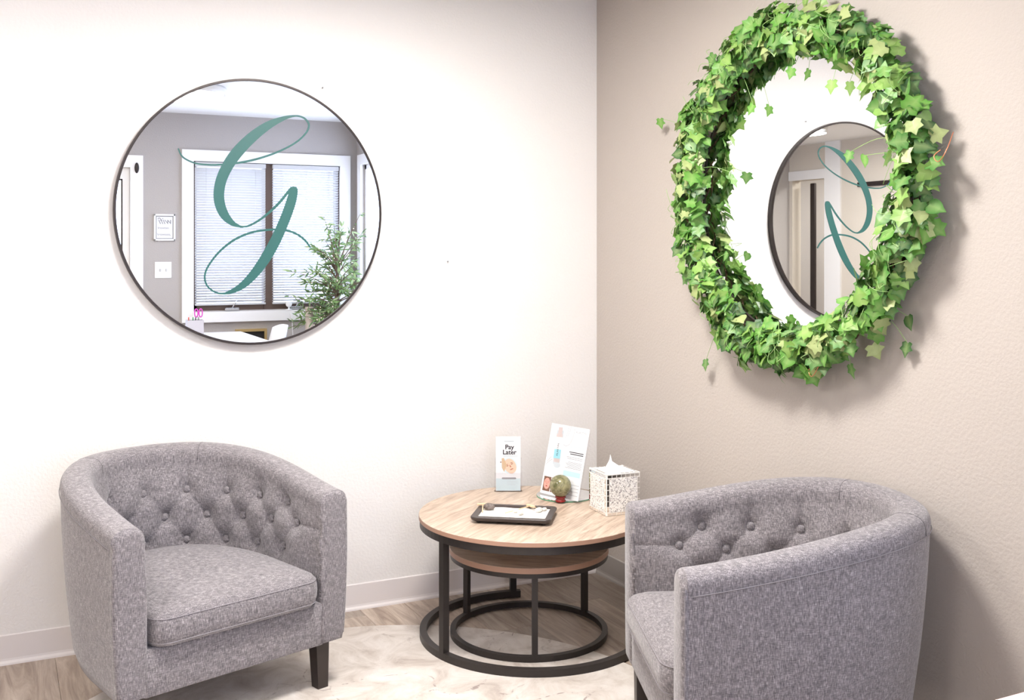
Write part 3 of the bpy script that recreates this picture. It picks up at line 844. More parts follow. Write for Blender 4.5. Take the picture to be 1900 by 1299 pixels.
# cross seams over the rim
seam_mes = []
for i in (NS//2-42, NS//2+42):
    b = MB()
    (x, y), n = PLAN[i], PN[i]; h = rim_h(y); q = []
    for k in range(21):
        a = PI - PI*k/20; c, sn = math.cos(a), math.sin(a); e = 2/2.7
        o_ = CT/2 + CT/2*math.copysign(abs(c)**e, c); q.append((x+n[0]*o_, y+n[1]*o_, h-0.0502+0.05*abs(sn)**e))
    b.tube(q, 0.0011, 5)
    seam_mes.append(b.mesh('rim_seam', M['linen_dark_seam']))
btn_me = MB().ball((0,0,0), 0.0132, 14, 8, (1, 0.62, 1)).mesh('button', M['linen'])
def interp_inner(s):
    t = s + SC; j = 0
    while j < NS-2 and SI[j+1] < t: j += 1
    return j
def chair_leg(x, y, sx, sy, zb):
    b = MB(); t_, u_ = 0.0235, 0.0185
    q = [(-1,-1),(1,-1),(1,1),(-1,1)]
    b.add([(x+a*u_+sx*0.003, y+c*u_+sy*0.003, zb) for a, c in q] + [(x+a*t_, y+c*t_, CZ0+0.003) for a, c in q], [(3,2,1,0),(4,5,6,7),(0,1,5,4),(1,2,6,5),(2,3,7,6),(3,0,4,7)])
    return b
def armchair(loc, rz, label):
    o = empty('tub_armchair', (*loc, 0), rz, label, 'armchair', 'tufted tub armchairs')
    sh = share('tufted_shell', shell_me, o)
    share('seat_base', base_me, o)
    cu = share('seat_cushion', cushion_me, o); share('piping', cush_pipe_me, cu)
    share('piping', welt_me, sh); [share('rim_seam', q, sh) for q in seam_mes]
    for s, z in BTN:
        i = interp_inner(s); (x, y), n = PLAN[i], PN[i]; qz = min(1, (rim_h(y)-0.05-z)/0.13); off = CT + 0.024*qz*qz*(3-2*qz) - tuft(s, z)*min(1, max(0, (rim_h(y)-0.05-z)/.02)) + 0.0075
        share('button', btn_me, sh, (x+n[0]*off, y+n[1]*off, z), (0, 0, math.atan2(n[1], n[0]) - PI/2))
    R = Matrix.Rotation(rz, 4, 'Z')
    for x, y, sx, sy in ((-0.30, 0.042, -1, -1), (0.30, 0.042, 1, -1), (-0.17, 0.42, -1, 1), (0.17, 0.42, 1, 1)):
        p = R @ Vector((x, y, 0)) + Vector((*loc, 0))
        on_rug = math.hypot(p.x+1.4078, p.y+1.1547) < 0.99
        chair_leg(x, y, sx, sy, RUG_T if on_rug else 0.0).build('leg', M['leg_wood'], o)
    return o
armchair((-1.698, -0.787), math.radians(17.6), 'grey tufted tub armchair below the mirror with the green letter')
armchair((-0.75, -1.536), math.radians(-112.2), 'grey tufted tub armchair by the beige wall below the ivy wreath')

# ------------------------------------------------------------------ nesting coffee tables
def ring_tube(r, a0, a1, z0, z1, w, n=96):
    b = MB(); full = abs(a1-a0) >= 2*PI-1e-6; vs_, fs = [], []
    m_ = n if full else n+1
    for k in range(m_):
        a = a0+(a1-a0)*k/n
        for rr, z in ((r-w, z0), (r, z0), (r, z1), (r-w, z1)): vs_.append((rr*math.cos(a), rr*math.sin(a), z))
    for k in range(n):
        j = (k+1) % m_
        for q in range(4): fs.append((k*4+q, j*4+q, j*4+(q+1) % 4, k*4+(q+1) % 4))
    if not full: fs += [(0,1,2,3)[::-1], tuple((m_-1)*4+q for q in range(4))]
    b.add(vs_, fs); return b
def nest_table(cx, cy, R, ht, legs, top_t, fr_t, w, arc, label, wood_rot):
    o = empty('nesting_coffee_table', (cx, cy, RUG_T), 0, label, 'coffee table', 'nesting coffee tables'); H_ = ht - RUG_T
    tp = MB().lathe([(0.0, H_-top_t), (R-0.001, H_-top_t), (R, H_-top_t+0.001), (R, H_-0.0012), (R-0.0012, H_), (0.0, H_)], 128, cap=False, smooth=False)
    tp.m = [1 if k // 128 in (1, 2) else 0 for k in range(len(tp.f))]
    t_ = tp.build('table_top', [M['table_wood'], M['table_edge']], o); 
    me = t_.data; t_.rotation_euler = (0, 0, wood_rot)
    ring_tube(R-0.003, 0, 2*PI, H_-top_t-fr_t, H_-top_t, w).build('top_rail', M['black_metal'], o)
    a0, a1 = arc
    ring_tube(R-0.003, a0, a1, 0.0, w, w).build('base_ring', M['black_metal'], o)
    for a in legs:
        a = math.radians(a); r = R-0.003-w/2
        b = MB().box(-w/2, w/2, -w/2, w/2, w*0.98, H_-top_t-fr_t+0.001).xform(Matrix.Translation((r*math.cos(a), r*math.sin(a), 0)) @ Matrix.Rotation(a, 4, 'Z'))
        b.build('leg', M['black_metal'], o)
    return o
T1 = (-0.5885, -0.5330); T1H = 0.4464
nest_table(*T1, 0.4163, T1H, (-166.6, 74.3, -46), 0.016, 0.026, 0.025, (math.radians(70.0), math.radians(318)), 'taller round coffee table with oak-look top carrying the leaflets and tissue box', math.radians(38))
nest_table(-0.6023, -0.5272, 0.2906, 0.3253, (-113, 121, 13), 0.020, 0.016, 0.020, (0, 2*PI), 'smaller round coffee table nested under the taller one', math.radians(-40))

# ------------------------------------------------------------------ things on the table
ZT = T1H
# --- "Pay Later" leaflet in an acrylic stand
def flat(b, pts, d, mi=0):
    """polygon on the sheet: x across, z up, standing d in front of it (towards -y)"""
    b.add([(x, -d, z) for x, z in pts], [tuple(range(len(pts)))], mi)
def rect(x0, x1, z0, z1): return [(x0, z0), (x1, z0), (x1, z1), (x0, z1)]
def ell(cx, cz, rx, rz, n=24, rot=0.0, a0=0.0, a1=2*PI):
    full = abs(a1-a0) > 6.28
    out = []
    for k in range(n if full else n+1):
        a = a0+(a1-a0)*k/n; x, z = rx*math.cos(a), rz*math.sin(a)
        out.append((cx + x*math.cos(rot)-z*math.sin(rot), cz + x*math.sin(rot)+z*math.cos(rot)))
    return out
def put_text(b, body, size, x, z, d, mi=0, rot=0.0, **kw):
    v, f = text_mesh(body, size, **kw); c, s = math.cos(rot), math.sin(rot)
    b.add([(x + p[0]*c - p[1]*s, -d, z + p[0]*s + p[1]*c) for p in v], f, mi)
def face_print(b, cx, cz, k, d, skin=0, hair=1, shade=2, rot=0.0, red=None, shut=False):
    """small flat portrait: hair, face, brows, eyes, nose, mouth"""
    c, s = math.cos(rot), math.sin(rot)
    tr = lambda pts: [(cx + (x*c - z*s)*k, cz + (x*s + z*c)*k) for x, z in pts]
    flat(b, tr(ell(0, 0, 0.80, 1.05)), d+.0001, skin)
    for sx in (-1, 1):
        flat(b, tr(ell(0.33*sx, 0.18, 0.16, 0.05 if not shut else 0.025, 12)), d+.0002, hair)
        flat(b, tr(ell(0.34*sx, 0.36, 0.20, 0.035, 12, 0.12*-sx)), d+.0002, hair)
    flat(b, tr([(-0.05, 0.2), (0.02, 0.2), (0.13, -0.16), (-0.10, -0.16)]), d+.0002, shade)
    flat(b, tr(ell(0.0, -0.46, 0.26, 0.085, 14)), d+.0003, red if red is not None else shade)

pl, pr_ = on_z(918, 911, ZT), on_z(968, 911, ZT)
ang = math.atan2((pr_-pl).y, (pr_-pl).x); pc_ = (pl+pr_)/2
st = empty('leaflet_stand', (pc_.x, pc_.y, ZT), ang, 'small upright leaflet reading Pay Later in a clear stand on the table', 'leaflet')
LW, LH = 0.0985, 0.215
b = MB(); b.box(-LW/2-0.004, LW/2+0.004, -0.0155, -0.0135, 0.0, 0.075).box(-LW/2-0.004, LW/2+0.004, 0.0135, 0.0155, 0.0, 0.13).box(-LW/2-0.004, LW/2+0.004, -0.0135, 0.0135, 0, 0.002)
b.box(-LW/2-0.006, -LW/2-0.004, -0.0155, 0.0155, 0, 0.075).box(LW/2+0.004, LW/2+0.006, -0.0155, 0.0155, 0, 0.075)
b.build('acrylic_holder', M['acrylic'], st)
pap = MB().bbox(-LW/2, LW/2, -0.011, 0.010, 0.0025, LH, 0.0008).build('paper_stack', M['paper'], st)
D0 = 0.0113
b = MB(); flat(b, rect(-LW/2+.001, LW/2-.001, 0.004, 0.052), D0); b.build('blue_band', M['ink_mist'], pap)
b = MB(); put_text(b, 'Pay\nLater', 0.0255, 0.005, 0.168, D0, bold=0.0007); b.build('heading', M['ink'], pap)
b = MB()
for z, x0, x1 in ((0.142, -.022, .038), (0.1375, -.020, .037)): flat(b, rect(x0, x1, z, z+.0016), D0)
for z, x0, x1 in ((0.040, -.004, .040), (0.0335, -.004, .041), (0.027, -.004, .030)): flat(b, rect(x0, x1, z, z+.0014), D0+.0002)
flat(b, rect(-.016, .022, 0.197, 0.2015), D0); b.build('small_print', M['ink_pale'], pap)
b = MB(); flat(b, ell(0.004, 0.103, 0.031, 0.031, 28), D0, 3)
face_print(b, 0.008, 0.101, 0.029, D0+.0002, 0, 1, 2, 0.42)
flat(b, [(-0.026, 0.132), (-0.017, 0.133), (-0.006, 0.105), (-0.016, 0.078), (-0.025, 0.095)], D0+.0006, 4)
flat(b, ell(-0.0295, 0.1165, 0.003, 0.0022, 10), D0+.0002, 1)
b.build('portrait', [M['skin'], M['hair'], M['skin_dark'], M['ink_mist'], M['oak']], pap)
b = MB(); flat(b, ell(-0.022, 0.0525, 0.0035, 0.0035, 12, 0, PI/2, 3*PI/2) + ell(0.028, 0.0525, 0.0035, 0.0035, 12, 0, -PI/2, PI/2), D0+.0003); b.build('button_bar', M['ink_grey'], pap)

# --- round mirror plate, stone sphere on its stand
pc2 = on_z(1049, 920, ZT)
PLT = 0.005
pl2 = empty('mirror_plate', (pc2.x, pc2.y, ZT), 0, 'round green-edged mirror glass plate under the stone sphere', 'plate')
MB().lathe([(0.0, 0.0), (0.112, 0.0), (0.1125, 0.0008), (0.1125, PLT-0.0012), (0.1115, PLT-0.0004)], 72, cap=False).build('glass_edge', M['glass_edge'], pl2)
MB().lathe([(0.1115, PLT-0.0004), (0.105, PLT), (0.0, PLT)], 72, cap=False, smooth=False).build('mirror_face', M['mirror'], pl2)

# --- large product leaflet leaning back
SW, SH_ = 0.205, 0.272
zA = ZT + PLT
A_, B_ = on_z(991, 911, zA+.004), on_z(1085, 934, zA+.004)
mid = (A_+B_)/2; ang = math.atan2((B_-A_).y, (B_-A_).x); TILT = math.radians(14)
sg = empty('product_leaflet', (mid.x, mid.y, zA), ang, 'large skincare sheet with aqua bottle leaning back behind the stone sphere', 'leaflet')
sheet = MB().bbox(-SW/2, SW/2, -0.0012, 0.0012, 0.0, SH_, 0.0005).build('sheet', M['paper'], sg, (0, 0.0, 0.004)); sheet.rotation_euler = (-TILT, 0, 0)
b = MB().box(-SW/2-.003, SW/2+.003, 0.0016, 0.0036, 0.0, SH_-0.01).xform(Matrix.Rotation(-TILT, 4, 'X'))
b.box(-SW/2-.003, SW/2+.003, -0.006, 0.055, 0.0, 0.0022); b.build('acrylic_holder', M['acrylic'], sg)
D0 = 0.0015
def sp(px, py):
    """sheet coordinates from fractions across / down"""
    return (-SW/2 + px*SW, SH_*(1-py))
b = MB()   # bottle print, tilted a little
c_, s_ = math.cos(0.05), math.sin(0.05)
def bt(pts, ox=-0.047, oz=0.188): return [(ox + x*c_ - z*s_, oz + x*s_ + z*c_) for x, z in pts]
flat(b, bt(rect(-.0175, .0195, -.070, .062)), D0, 4)
flat(b, bt(rect(-.018, .018, -.047, .035)), D0+.0002, 0)
flat(b, bt(rect(-.018, .018, -.047, -.012)), D0+.0004, 1)
flat(b, bt(rect(-.016, .016, .035, .048)), D0+.0002, 3)
flat(b, bt(rect(-.010, .012, .048, .074)), D0+.0002, 3)
flat(b, bt(rect(-.014, .017, -.062, -.047)), D0+.0002, 3)
flat(b, bt(ell(0.006, -.072, .018, .011)), D0+.0001, 4)
put_text(b, 'ALASTIN', 0.0125, *bt([(0.004, -0.038)])[0], D0+.0006, 2, PI/2+0.05, align='LEFT')
b.build('bottle_print', [M['paper'], M['ink_aqua'], M['ink'], M['rose_silver'], M['ink_pale']], sheet)
b = MB()
put_text(b, 'ALASTIN', 0.0125, *sp(0.80, 0.085), D0, 0, space=1.15); b.build('brand_line', M['ink_grey'], sheet)
b = MB(); put_text(b, 'Hydrate\n& Restore', 0.0185, *sp(0.955, 0.245), D0, 0, align='RIGHT'); b.build('heading', M['ink_blue'], sheet)
b = MB()
for y, x0, x1 in ((.362, .58, .95), (.388, .61, .95)): x_, z_ = sp(x0, y); flat(b, rect(x_, sp(x1, y)[0], z_, z_+.0032), D0)
b.build('bold_print', M['ink'], sheet)
b = MB()
for i, y in enumerate((.43, .452, .50, .52, .54, .56, .58)):
    x_, z_ = sp(.53+.03*(i % 3), y); flat(b, rect(x_, sp(.95, y)[0], z_, z_+.0016), D0)
for i, y in enumerate((.80, .845, .89, .94)):
    x_, z_ = sp(.58, y); flat(b, rect(x_, sp(.97, y)[0], z_, z_+.0012), D0)
b.build('small_print', M['ink_grey'], sheet)
b = MB(); x_, z_ = sp(.51, .69); flat(b, rect(x_, sp(.95, .62)[0], z_, sp(0, .62)[1]), D0); b.build('blue_band', M['ink_blue'], sheet)
b = MB()   # flowing gel outline
for q in ([(.62, .0), (.625, .08), (.60, .18), (.54, .26), (.46, .285), (.40, .27)], [(.47, .0), (.46, .09), (.42, .17)], [(.52, .0), (.51, .07), (.47, .15)], [(.02, .60), (.10, .54), (.18, .50)], [(.04, .55), (.14, .47)]):
    P = smooth_path([(*sp(*p), 0) for p in q], 6) if len(q) > 2 else [(*sp(*p), 0) for p in q]
    for p0, p1 in zip(P, P[1:]):
        dx, dz = p1[0]-p0[0], p1[1]-p0[1]; l = math.hypot(dx, dz) or 1; ox, oz = -dz/l*.0007, dx/l*.0007
        flat(b, [(p0[0]-ox, p0[1]-oz), (p1[0]-ox, p1[1]-oz), (p1[0]+ox, p1[1]+oz), (p0[0]+ox, p0[1]+oz)], D0)
b.build('gel_outline', M['ink_grey'], sheet)['kind'] = 'stuff'
for x0 in (.045, .25):
    b = MB(); a_, c2 = sp(x0, .96), sp(x0+.19, .755); flat(b, rect(a_[0], c2[0], a_[1], c2[1]), D0, 1)
    face_print(b, (a_[0]+c2[0])/2, (a_[1]+c2[1])/2+.001, .0205, D0+.0001, 0, 1, 2, 0.0, 3, True)
    b.build('face_photo', [M['skin_red'], M['hair'], M['skin_dark'], M['red_wood']], sheet)

pb_ = on_z(1042, 930, zA)
pb_ += Vector((math.sin(ang), -math.cos(ang), 0)) * 0.006      # clear of the leaning sheet
stand = MB().lathe([(0.0, 0.0), (0.0185, 0.0), (0.0205, 0.003), (0.019, 0.0065), (0.0165, 0.009), (0.0165, 0.012), (0.0205, 0.0155), (0.0195, 0.021), (0.0165, 0.022), (0.012, 0.016), (0.0, 0.016)], 36, cap=False).build('sphere_stand', M['red_wood'], None, (pb_.x, pb_.y, zA))
tag(stand, 'small red lacquered ring stand holding the stone sphere', 'stand')
tag(MB().ball((0,0,0), 0.0415, 40, 24).build('stone_sphere', M['agate'], None, (pb_.x, pb_.y, zA+0.0595)), 'polished green and brown stone sphere on the red stand', 'sphere')

# --- mosaic tissue box
nb = on_z(1125, 959, ZT)
e1 = (RV*0.92 + FV*0.38); e1.z = 0; e1.normalize(); e2 = Vector((-e1.y, e1.x, 0))
TB, TH_ = 0.138, 0.150
ctr = nb + e1*TB/2 + e2*TB/2
tb = empty('tissue_box', (ctr.x, ctr.y, ZT), math.atan2(e1.y, e1.x), 'silver mirror mosaic tissue box with a tissue pulled up, on the table edge', 'tissue box')
b = MB(); hb = TB/2
b.bbox(-hb, hb, -hb, hb, 0, TH_-0.003, 0.0015); b.build('box_body', M['grout'], tb)
b = MB()    # top plate with the oval opening
n = 48; oval = [(0.042*math.cos(2*PI*k/n), 0.027*math.sin(2*PI*k/n)) for k in range(n)]
sq = []
for k in range(n):
    a = 2*PI*k/n; c, s = math.cos(a), math.sin(a); f = hb/max(abs(c), abs(s)); sq.append((c*f, s*f))
vs_ = [(x, y, TH_) for x, y in oval] + [(x, y, TH_) for x, y in sq] + [(x, y, TH_-0.003) for x, y in oval] + [(x, y, TH_-0.003) for x, y in sq]
fs = []
for k in range(n):
    j = (k+1) % n; fs += [(k, n+k, n+j, j), (2*n+k, k, j, 2*n+j), (n+k, 3*n+k, 3*n+j, n+j)]
b.add(vs_, fs); b.build('top_plate', M['grout'], tb)
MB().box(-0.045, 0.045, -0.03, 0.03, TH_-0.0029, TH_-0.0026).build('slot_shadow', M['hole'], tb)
b = MB(); t_ = 0.0009
pw = hb - 0.0135
for k in range(4):
    q = MB().box(-pw, pw, -hb-t_, -hb, 0.0135, TH_-0.0155).xform(Matrix.Rotation(k*PI/2, 4, 'Z')); b.add(q.v, q.f)
b.build('mosaic_panel', M['mosaic'], tb)
b = MB(); nt_ = 7
for k in range(4):
    q = MB()
    for j in range(nt_):
        x0, x1 = -hb+.004 + (TB-.008)*j/nt_, -hb+.004 + (TB-.008)*(j+1)/nt_
        for z0 in (0.003, TH_-0.0125): q.box(x0+.0012, x1-.0012, -hb-t_, -hb, z0, z0+.0085)
    for j in range(nt_-1):
        z0 = 0.0135 + (TH_-0.029)*j/(nt_-1); z1 = 0.0135 + (TH_-0.029)*(j+1)/(nt_-1)
        for x0 in (-hb+.0025, hb-.0110): q.box(x0, x0+.0085, -hb-t_, -hb, z0+.0012, z1-.0012)
    q.xform(Matrix.Rotation(k*PI/2, 4, 'Z')); b.add(q.v, q.f)
for j in range(nt_):
    x0, x1 = -hb+.004 + (TB-.008)*j/nt_, -hb+.004 + (TB-.008)*(j+1)/nt_
    for y0 in (-hb+.003, hb-.0115): b.box(x0+.0012, x1-.0012, y0, y0+.0085, TH_, TH_+t_)
    if 0 < j < nt_-1:
        for y0 in (-hb+.003, hb-.0115): b.box(y0, y0+.0085, x0+.0012, x1-.0012, TH_, TH_+t_)
o = b.build('mirror_tiles', M['mirror'], tb); o['kind'] = 'stuff'
b = MB(); rows_ = 12; nn = 28; vs_ = []      # pulled-up tissue: a pleated, twisted sheet
for i in range(rows_):
    t = i/(rows_-1)
    for k in range(nn):
        a = 2*PI*k/nn; r = (0.034*(1-t)**1.1 + 0.0035)*(1 + 0.24*math.sin(3*a+1.0+t*2) + 0.12*math.sin(7*a))
        h = TH_ - 0.002 + 0.040*t + t*0.018*math.cos(a-2.6) * (1-t*0.3) - 0.007*t*math.sin(2*a)
        vs_.append((r*math.cos(a)*1.1 - 0.014*t*t, r*math.sin(a)*0.62, h))
fs = [(i*nn+k, i*nn+(k+1) % nn, (i+1)*nn+(k+1) % nn, (i+1)*nn+k) for i in range(rows_-1) for k in range(nn)]
fs.append(tuple((rows_-1)*nn+k for k in range(nn)))
b.add(vs_, fs, 0, True); b.build('tissue', M['tissue'], tb)

# --- sand tray with rakes and stones
tcx, tcy, ta = -0.693, -0.591, math.radians(-35.6)
TL, TWd = 0.285, 0.205
tr = empty('sand_tray', (tcx, tcy, ZT), ta, 'dark brown rectangular tray of white sand on the oak-look table', 'tray')
def rrect(l, w, r, n=6):
    out = []
    for cx, cy, a0 in ((l/2-r, w/2-r, 0), (-l/2+r, w/2-r, PI/2), (-l/2+r, -w/2+r, PI), (l/2-r, -w/2+r, 3*PI/2)):
        for k in range(n+1): a = a0+PI/2*k/n; out.append((cx+r*math.cos(a), cy+r*math.sin(a)))
    return out
rings = [(rrect(TL-.03, TWd-.03, .016), 0.006), (rrect(TL-.008, TWd-.008, .02), 0.010), (rrect(TL, TWd, .022), 0.017), (rrect(TL, TWd, .022), 0.0215), (rrect(TL-.004, TWd-.004, .02), 0.0235),
         (rrect(TL-.040, TWd-.040, .006), 0.0235), (rrect(TL-.044, TWd-.044, .004), 0.0225), (rrect(TL-.044, TWd-.044, .004), 0.012)]
vs_ = [(x, y, z) for P, z in rings for x, y in P]; n = len(rings[0][0])
fs = [(i*n+k, i*n+(k+1) % n, (i+1)*n+(k+1) % n, (i+1)*n+k) for i in range(len(rings)-1) for k in range(n)] + [tuple(range(n))[::-1], tuple((len(rings)-1)*n+k for k in range(n))]
MB().add(vs_, fs).build('tray_body', M['tray'], tr)
for sx in (-1, 1):
    for sy in (-1, 1): MB().lathe([(0.007, 0), (0.008, 0.0065)], 14, (sx*.115, sy*.075, 0)).build('foot', M['tray'], tr)
b = MB(); nx, ny = 40, 26; vs_ = []
for j in range(ny+1):
    for i in range(nx+1):
        x_, y_ = (i/nx-.5)*(TL-.045), (j/ny-.5)*(TWd-.045)
        vs_.append((x_, y_, 0.0165 + 0.0011*math.sin(x_*70+y_*30)*math.sin(y_*55+x_*12)))
b.add(vs_, [(j*(nx+1)+i, j*(nx+1)+i+1, (j+1)*(nx+1)+i+1, (j+1)*(nx+1)+i) for j in range(ny) for i in range(nx)], 0, True)
o = b.build('sand', M['sand'], tr); o['kind'] = 'stuff'
ZS = ZT + 0.0178
def rake(head_px, tail_px, hl, tilt, label):
    """small bamboo rake; head at head_px, handle running to tail_px"""
    p, q = on_z(*head_px, ZS+.004), on_z(*tail_px, ZS+.002); d = q-p; L = hl; a = math.atan2(d.y, d.x)
    o = empty('sand_rake', (p.x, p.y, ZS), a, label, 'rake', 'sand rakes')
    o.rotation_euler = (0, math.radians(tilt), a)
    MB().tube([(0, 0, 0.0125), (L, 0, 0.0125)], 0.0022, 8).build('handle', M['rake_wood'], o)
    MB().bbox(-0.005, 0.005, -0.021, 0.021, 0.009, 0.016, 0.001).build('head', M['rake_wood'], o)
    for k in range(5): MB().tube([(0, -.017+.0085*k, .0125), (-0.014, -.017+.0085*k, .004)], 0.0013, 6).build('tine', M['rake_wood'], o)
rake((896, 940), (895, 955), 0.085, 4, 'small bamboo rake beside the grey stone in the sand tray')
rake((985, 943), (928, 955), 0.115, 4, 'small bamboo rake lying across the sand beside the pale pebbles')
def pebble(px, py, r, sc, mname, label, rz=0.3):
    p = on_z(px, py, ZS); b = MB().ball((0,0,0), r, 16, 10, sc)
    b.v = [(x*(1+.10*math.sin(9*y/r*.3+x*40)), y, z) for x, y, z in b.v]
    o = b.build('pebble', M[mname], None, (p.x, p.y, ZS + r*sc[2]*0.88)); o.rotation_euler = (0, 0, rz)
    tag(o, label, 'pebble', 'pebbles in the sand tray')
pebble(907, 946, 0.021, (1.0, 0.62, 0.62), 'grey_stone', 'grey-brown pointed stone at the tray end beside the upright rake', -0.6)
pebble(966, 955, 0.0125, (1.1, .8, .75), 'pale_stone', 'pale pebble in the middle front of the sand tray')
pebble(958, 951, 0.010, (1.2, .8, .7), 'pale_stone', 'pale pebble touching the lying rake handle')
pebble(1000, 950, 0.0125, (1.3, .8, .7), 'pale_stone', 'pale pebble just right of the lying rake head')
pebble(1010, 947, 0.009, (1.3, .9, .6), 'pale_stone', 'small flat pale pebble nearest the stone sphere')

# ------------------------------------------------------------------ nails left in the white wall
for (px, py), lb in (((598, 163), 'tiny nail in the white wall above right of the mirror'), ((830, 485), 'tiny nail in the bare white wall right of the mirror')):
    p = on_y(px, py, -0.001)
    o = MB().lathe([(0.0016, 0), (0.0016, 0.006), (0.0032, 0.0065), (0.003, 0.0085)], 12).xform(Matrix.Rotation(PI/2, 4, 'X')).build('wall_nail', M['ink_grey'], None, (p.x, 0, p.z)); tag(o, lb, 'nail')

# ------------------------------------------------------------------ what the mirror shows: desk end of the room
dk = empty('office_desk', (-0.90, -3.84, 0), 0, 'white topped desk whose corner shows at the lower right', 'desk')
dx, dy = 0.35, 0.965
MB().bbox(-dx, dx, -dy, dy, 0.716, 0.74, 0.002).build('desk_top', M['desk_white'], dk)
MB().box(-dx-0.001, dx+0.001, dy, dy+0.0015, 0.716, 0.7385).box(-dx-.0015, -dx, -dy, dy, 0.716, 0.7385).box(dx, dx+.0015, -dy, dy, 0.716, 0.7385).build('edge_band', M['edge_brown'], dk)
for sx in (-1, 1):
    for sy in (-1, 1): MB().bbox(sx*(dx-.05)-.02, sx*(dx-.05)+.02, sy*(dy-.06)-.02, sy*(dy-.06)+.02, 0, 0.716, 0.002).build('leg', M['desk_white'], dk)
p = seen_in_mirror(361, 600, -4.62)
ph = empty('pen_holder', (p.x, -4.62, 0.74), 0, 'pale grey pen holder on the desk seen in the lettered mirror', 'pen holder')
b = MB()
for q in ((-.062, .062, -.05, -.046), (-.062, .062, .046, .05), (-.062, -.058, -.046, .046), (.058, .062, -.046, .046)): b.box(q[0], q[1], q[2], q[3], 0.0, 0.115)
b.box(-.058, .058, -.046, .046, 0, 0.004); b.build('holder_box', mat('pale_grey_box', (0.50, 0.47, 0.49), 0.6), ph)
sc_ = empty('scissors', (p.x+0.03, -4.62, 0.7445), 0, 'pink handled scissors standing in the pen holder', 'scissors')
for sx in (-1, 1):
    MB().tube([(0.017*sx + 0.013*math.cos(t), 0, 0.165 + 0.032*math.sin(t)) for t in [2*PI*k/20 for k in range(20)]], 0.0045, 8, True).build('handle', M['pink'], sc_)
    MB().box(-.004+.003*sx, .004+.003*sx, -.0012, .0012, 0.0, 0.135).build('blade', M['silver'], sc_)
for i, (ox, cc, nm) in enumerate(((-.045, (.7, .08, .05), 'red'), (-.03, (.85, .8, .75), 'white'), (-.012, (.08, .35, .12), 'green'), (.005, (.05, .05, .06), 'black'))):
    o = MB().lathe([(0.0035, 0), (0.0035, 0.11), (0.0045, 0.112), (0.0045, 0.130), (0.002, 0.134)], 10).build('marker_pen', mat('pen_' + nm, cc, 0.4), None, (p.x+ox, -4.62+.02*(i % 2), 0.7445)); tag(o, nm + ' pen standing in the pale grey pen holder', 'pen')
# white shell chair on the far side of the desk
ch = empty('shell_chair', (-0.67, -4.0, 0), 0, 'white moulded chair behind the desk seen in the lettered mirror', 'chair')
b = MB(); vs_ = []; nu, nv = 14, 18
for j in range(nv+1):
    t = j/nv
    for i in range(nu+1):
        s = -1+2*i/nu
        if t < .5: x_ = -0.20 + 0.42*(t/.5); z_ = 0.45 - 0.02*math.sin(PI*t/.5) + 0.05*abs(s)**3; wd = 0.23
        else: q = (t-.5)/.5; x_ = 0.22 + 0.08*q - 0.06*abs(s)**2; z_ = 0.45 + 0.39*q - 0.03*abs(s)**3*q; wd = 0.23 - 0.05*q**2
        vs_.append((x_, s*wd, z_))
b.add(vs_, [(j*(nu+1)+i, j*(nu+1)+i+1, (j+1)*(nu+1)+i+1, (j+1)*(nu+1)+i) for j in range(nv) for i in range(nu)], 0, True)
o = b.build('seat_shell', M['plastic_white'], ch); md = o.modifiers.new('thick', 'SOLIDIFY'); md.thickness = 0.012
for sx in (-1, 1):
    for sy in (-1, 1): MB().tube([(0.02+sx*.11, sy*.12, 0.42), (0.02+sx*.19, sy*.19, 0.0)], [0.014, 0.010], 8).build('leg', M['oak'], ch)
# framed wifi notice and switch plate on the rear wall
def wall_rect(px0, py0, px1, py1):
    a, b = seen_in_mirror(px0, py0, YB), seen_in_mirror(px1, py1, YB); return min(a.x, b.x), max(a.x, b.x), b.z, a.z
x0, x1, z0, z1 = wall_rect(285, 397, 325, 447)
pf = empty('picture_frame', ((x0+x1)/2, YB, (z0+z1)/2), PI, 'silver framed wifi notice on the grey wall seen in the lettered mirror', 'picture frame')
w, h = (x1-x0)/2, (z1-z0)/2
b = MB().bbox(-w, w, -0.018, 0, h-.016, h, .003).bbox(-w, w, -0.018, 0, -h, -h+.016, .003).bbox(-w, -w+.016, -0.018, 0, -h, h, .003).bbox(w-.016, w, -0.018, 0, -h, h, .003)
b.build('frame', M['plastic_white'], pf)
MB().box(-w+.012, w-.012, -0.008, -0.001, -h+.012, h-.012).build('mat_board', M['ink_grey'], pf)
MB().box(-w+.022, w-.022, -0.0095, -0.008, -h+.022, h-.022).build('sheet', M['paper'], pf)
b = MB(); put_text(b, 'wifi', 0.075, -.012, h-.082, 0.0099, 0, shear=0.4); put_text(b, 'network', 0.026, .008, -.012, 0.0099, 0, shear=0.4); put_text(b, 'password', 0.026, .004, -h+.045, 0.0099, 0, shear=0.4)
b.build('lettering', M['ink_grey'], pf)
x0, x1, z0, z1 = wall_rect(287, 486, 318, 516)
sw = empty('switch_plate', ((x0+x1)/2, YB, (z0+z1)/2), PI, 'white double light switch plate on the grey wall below the wifi notice', 'switch')
w, h = (x1-x0)/2, (z1-z0)/2
MB().bbox(-w, w, -0.006, 0, -h, h, .002).build('plate', M['plastic_white'], sw)
for sx in (-1, 1): MB().bbox(sx*.024-.006, sx*.024+.006, -0.014, -0.006, -.011, .011, .002).build('toggle', M['blind'], sw)
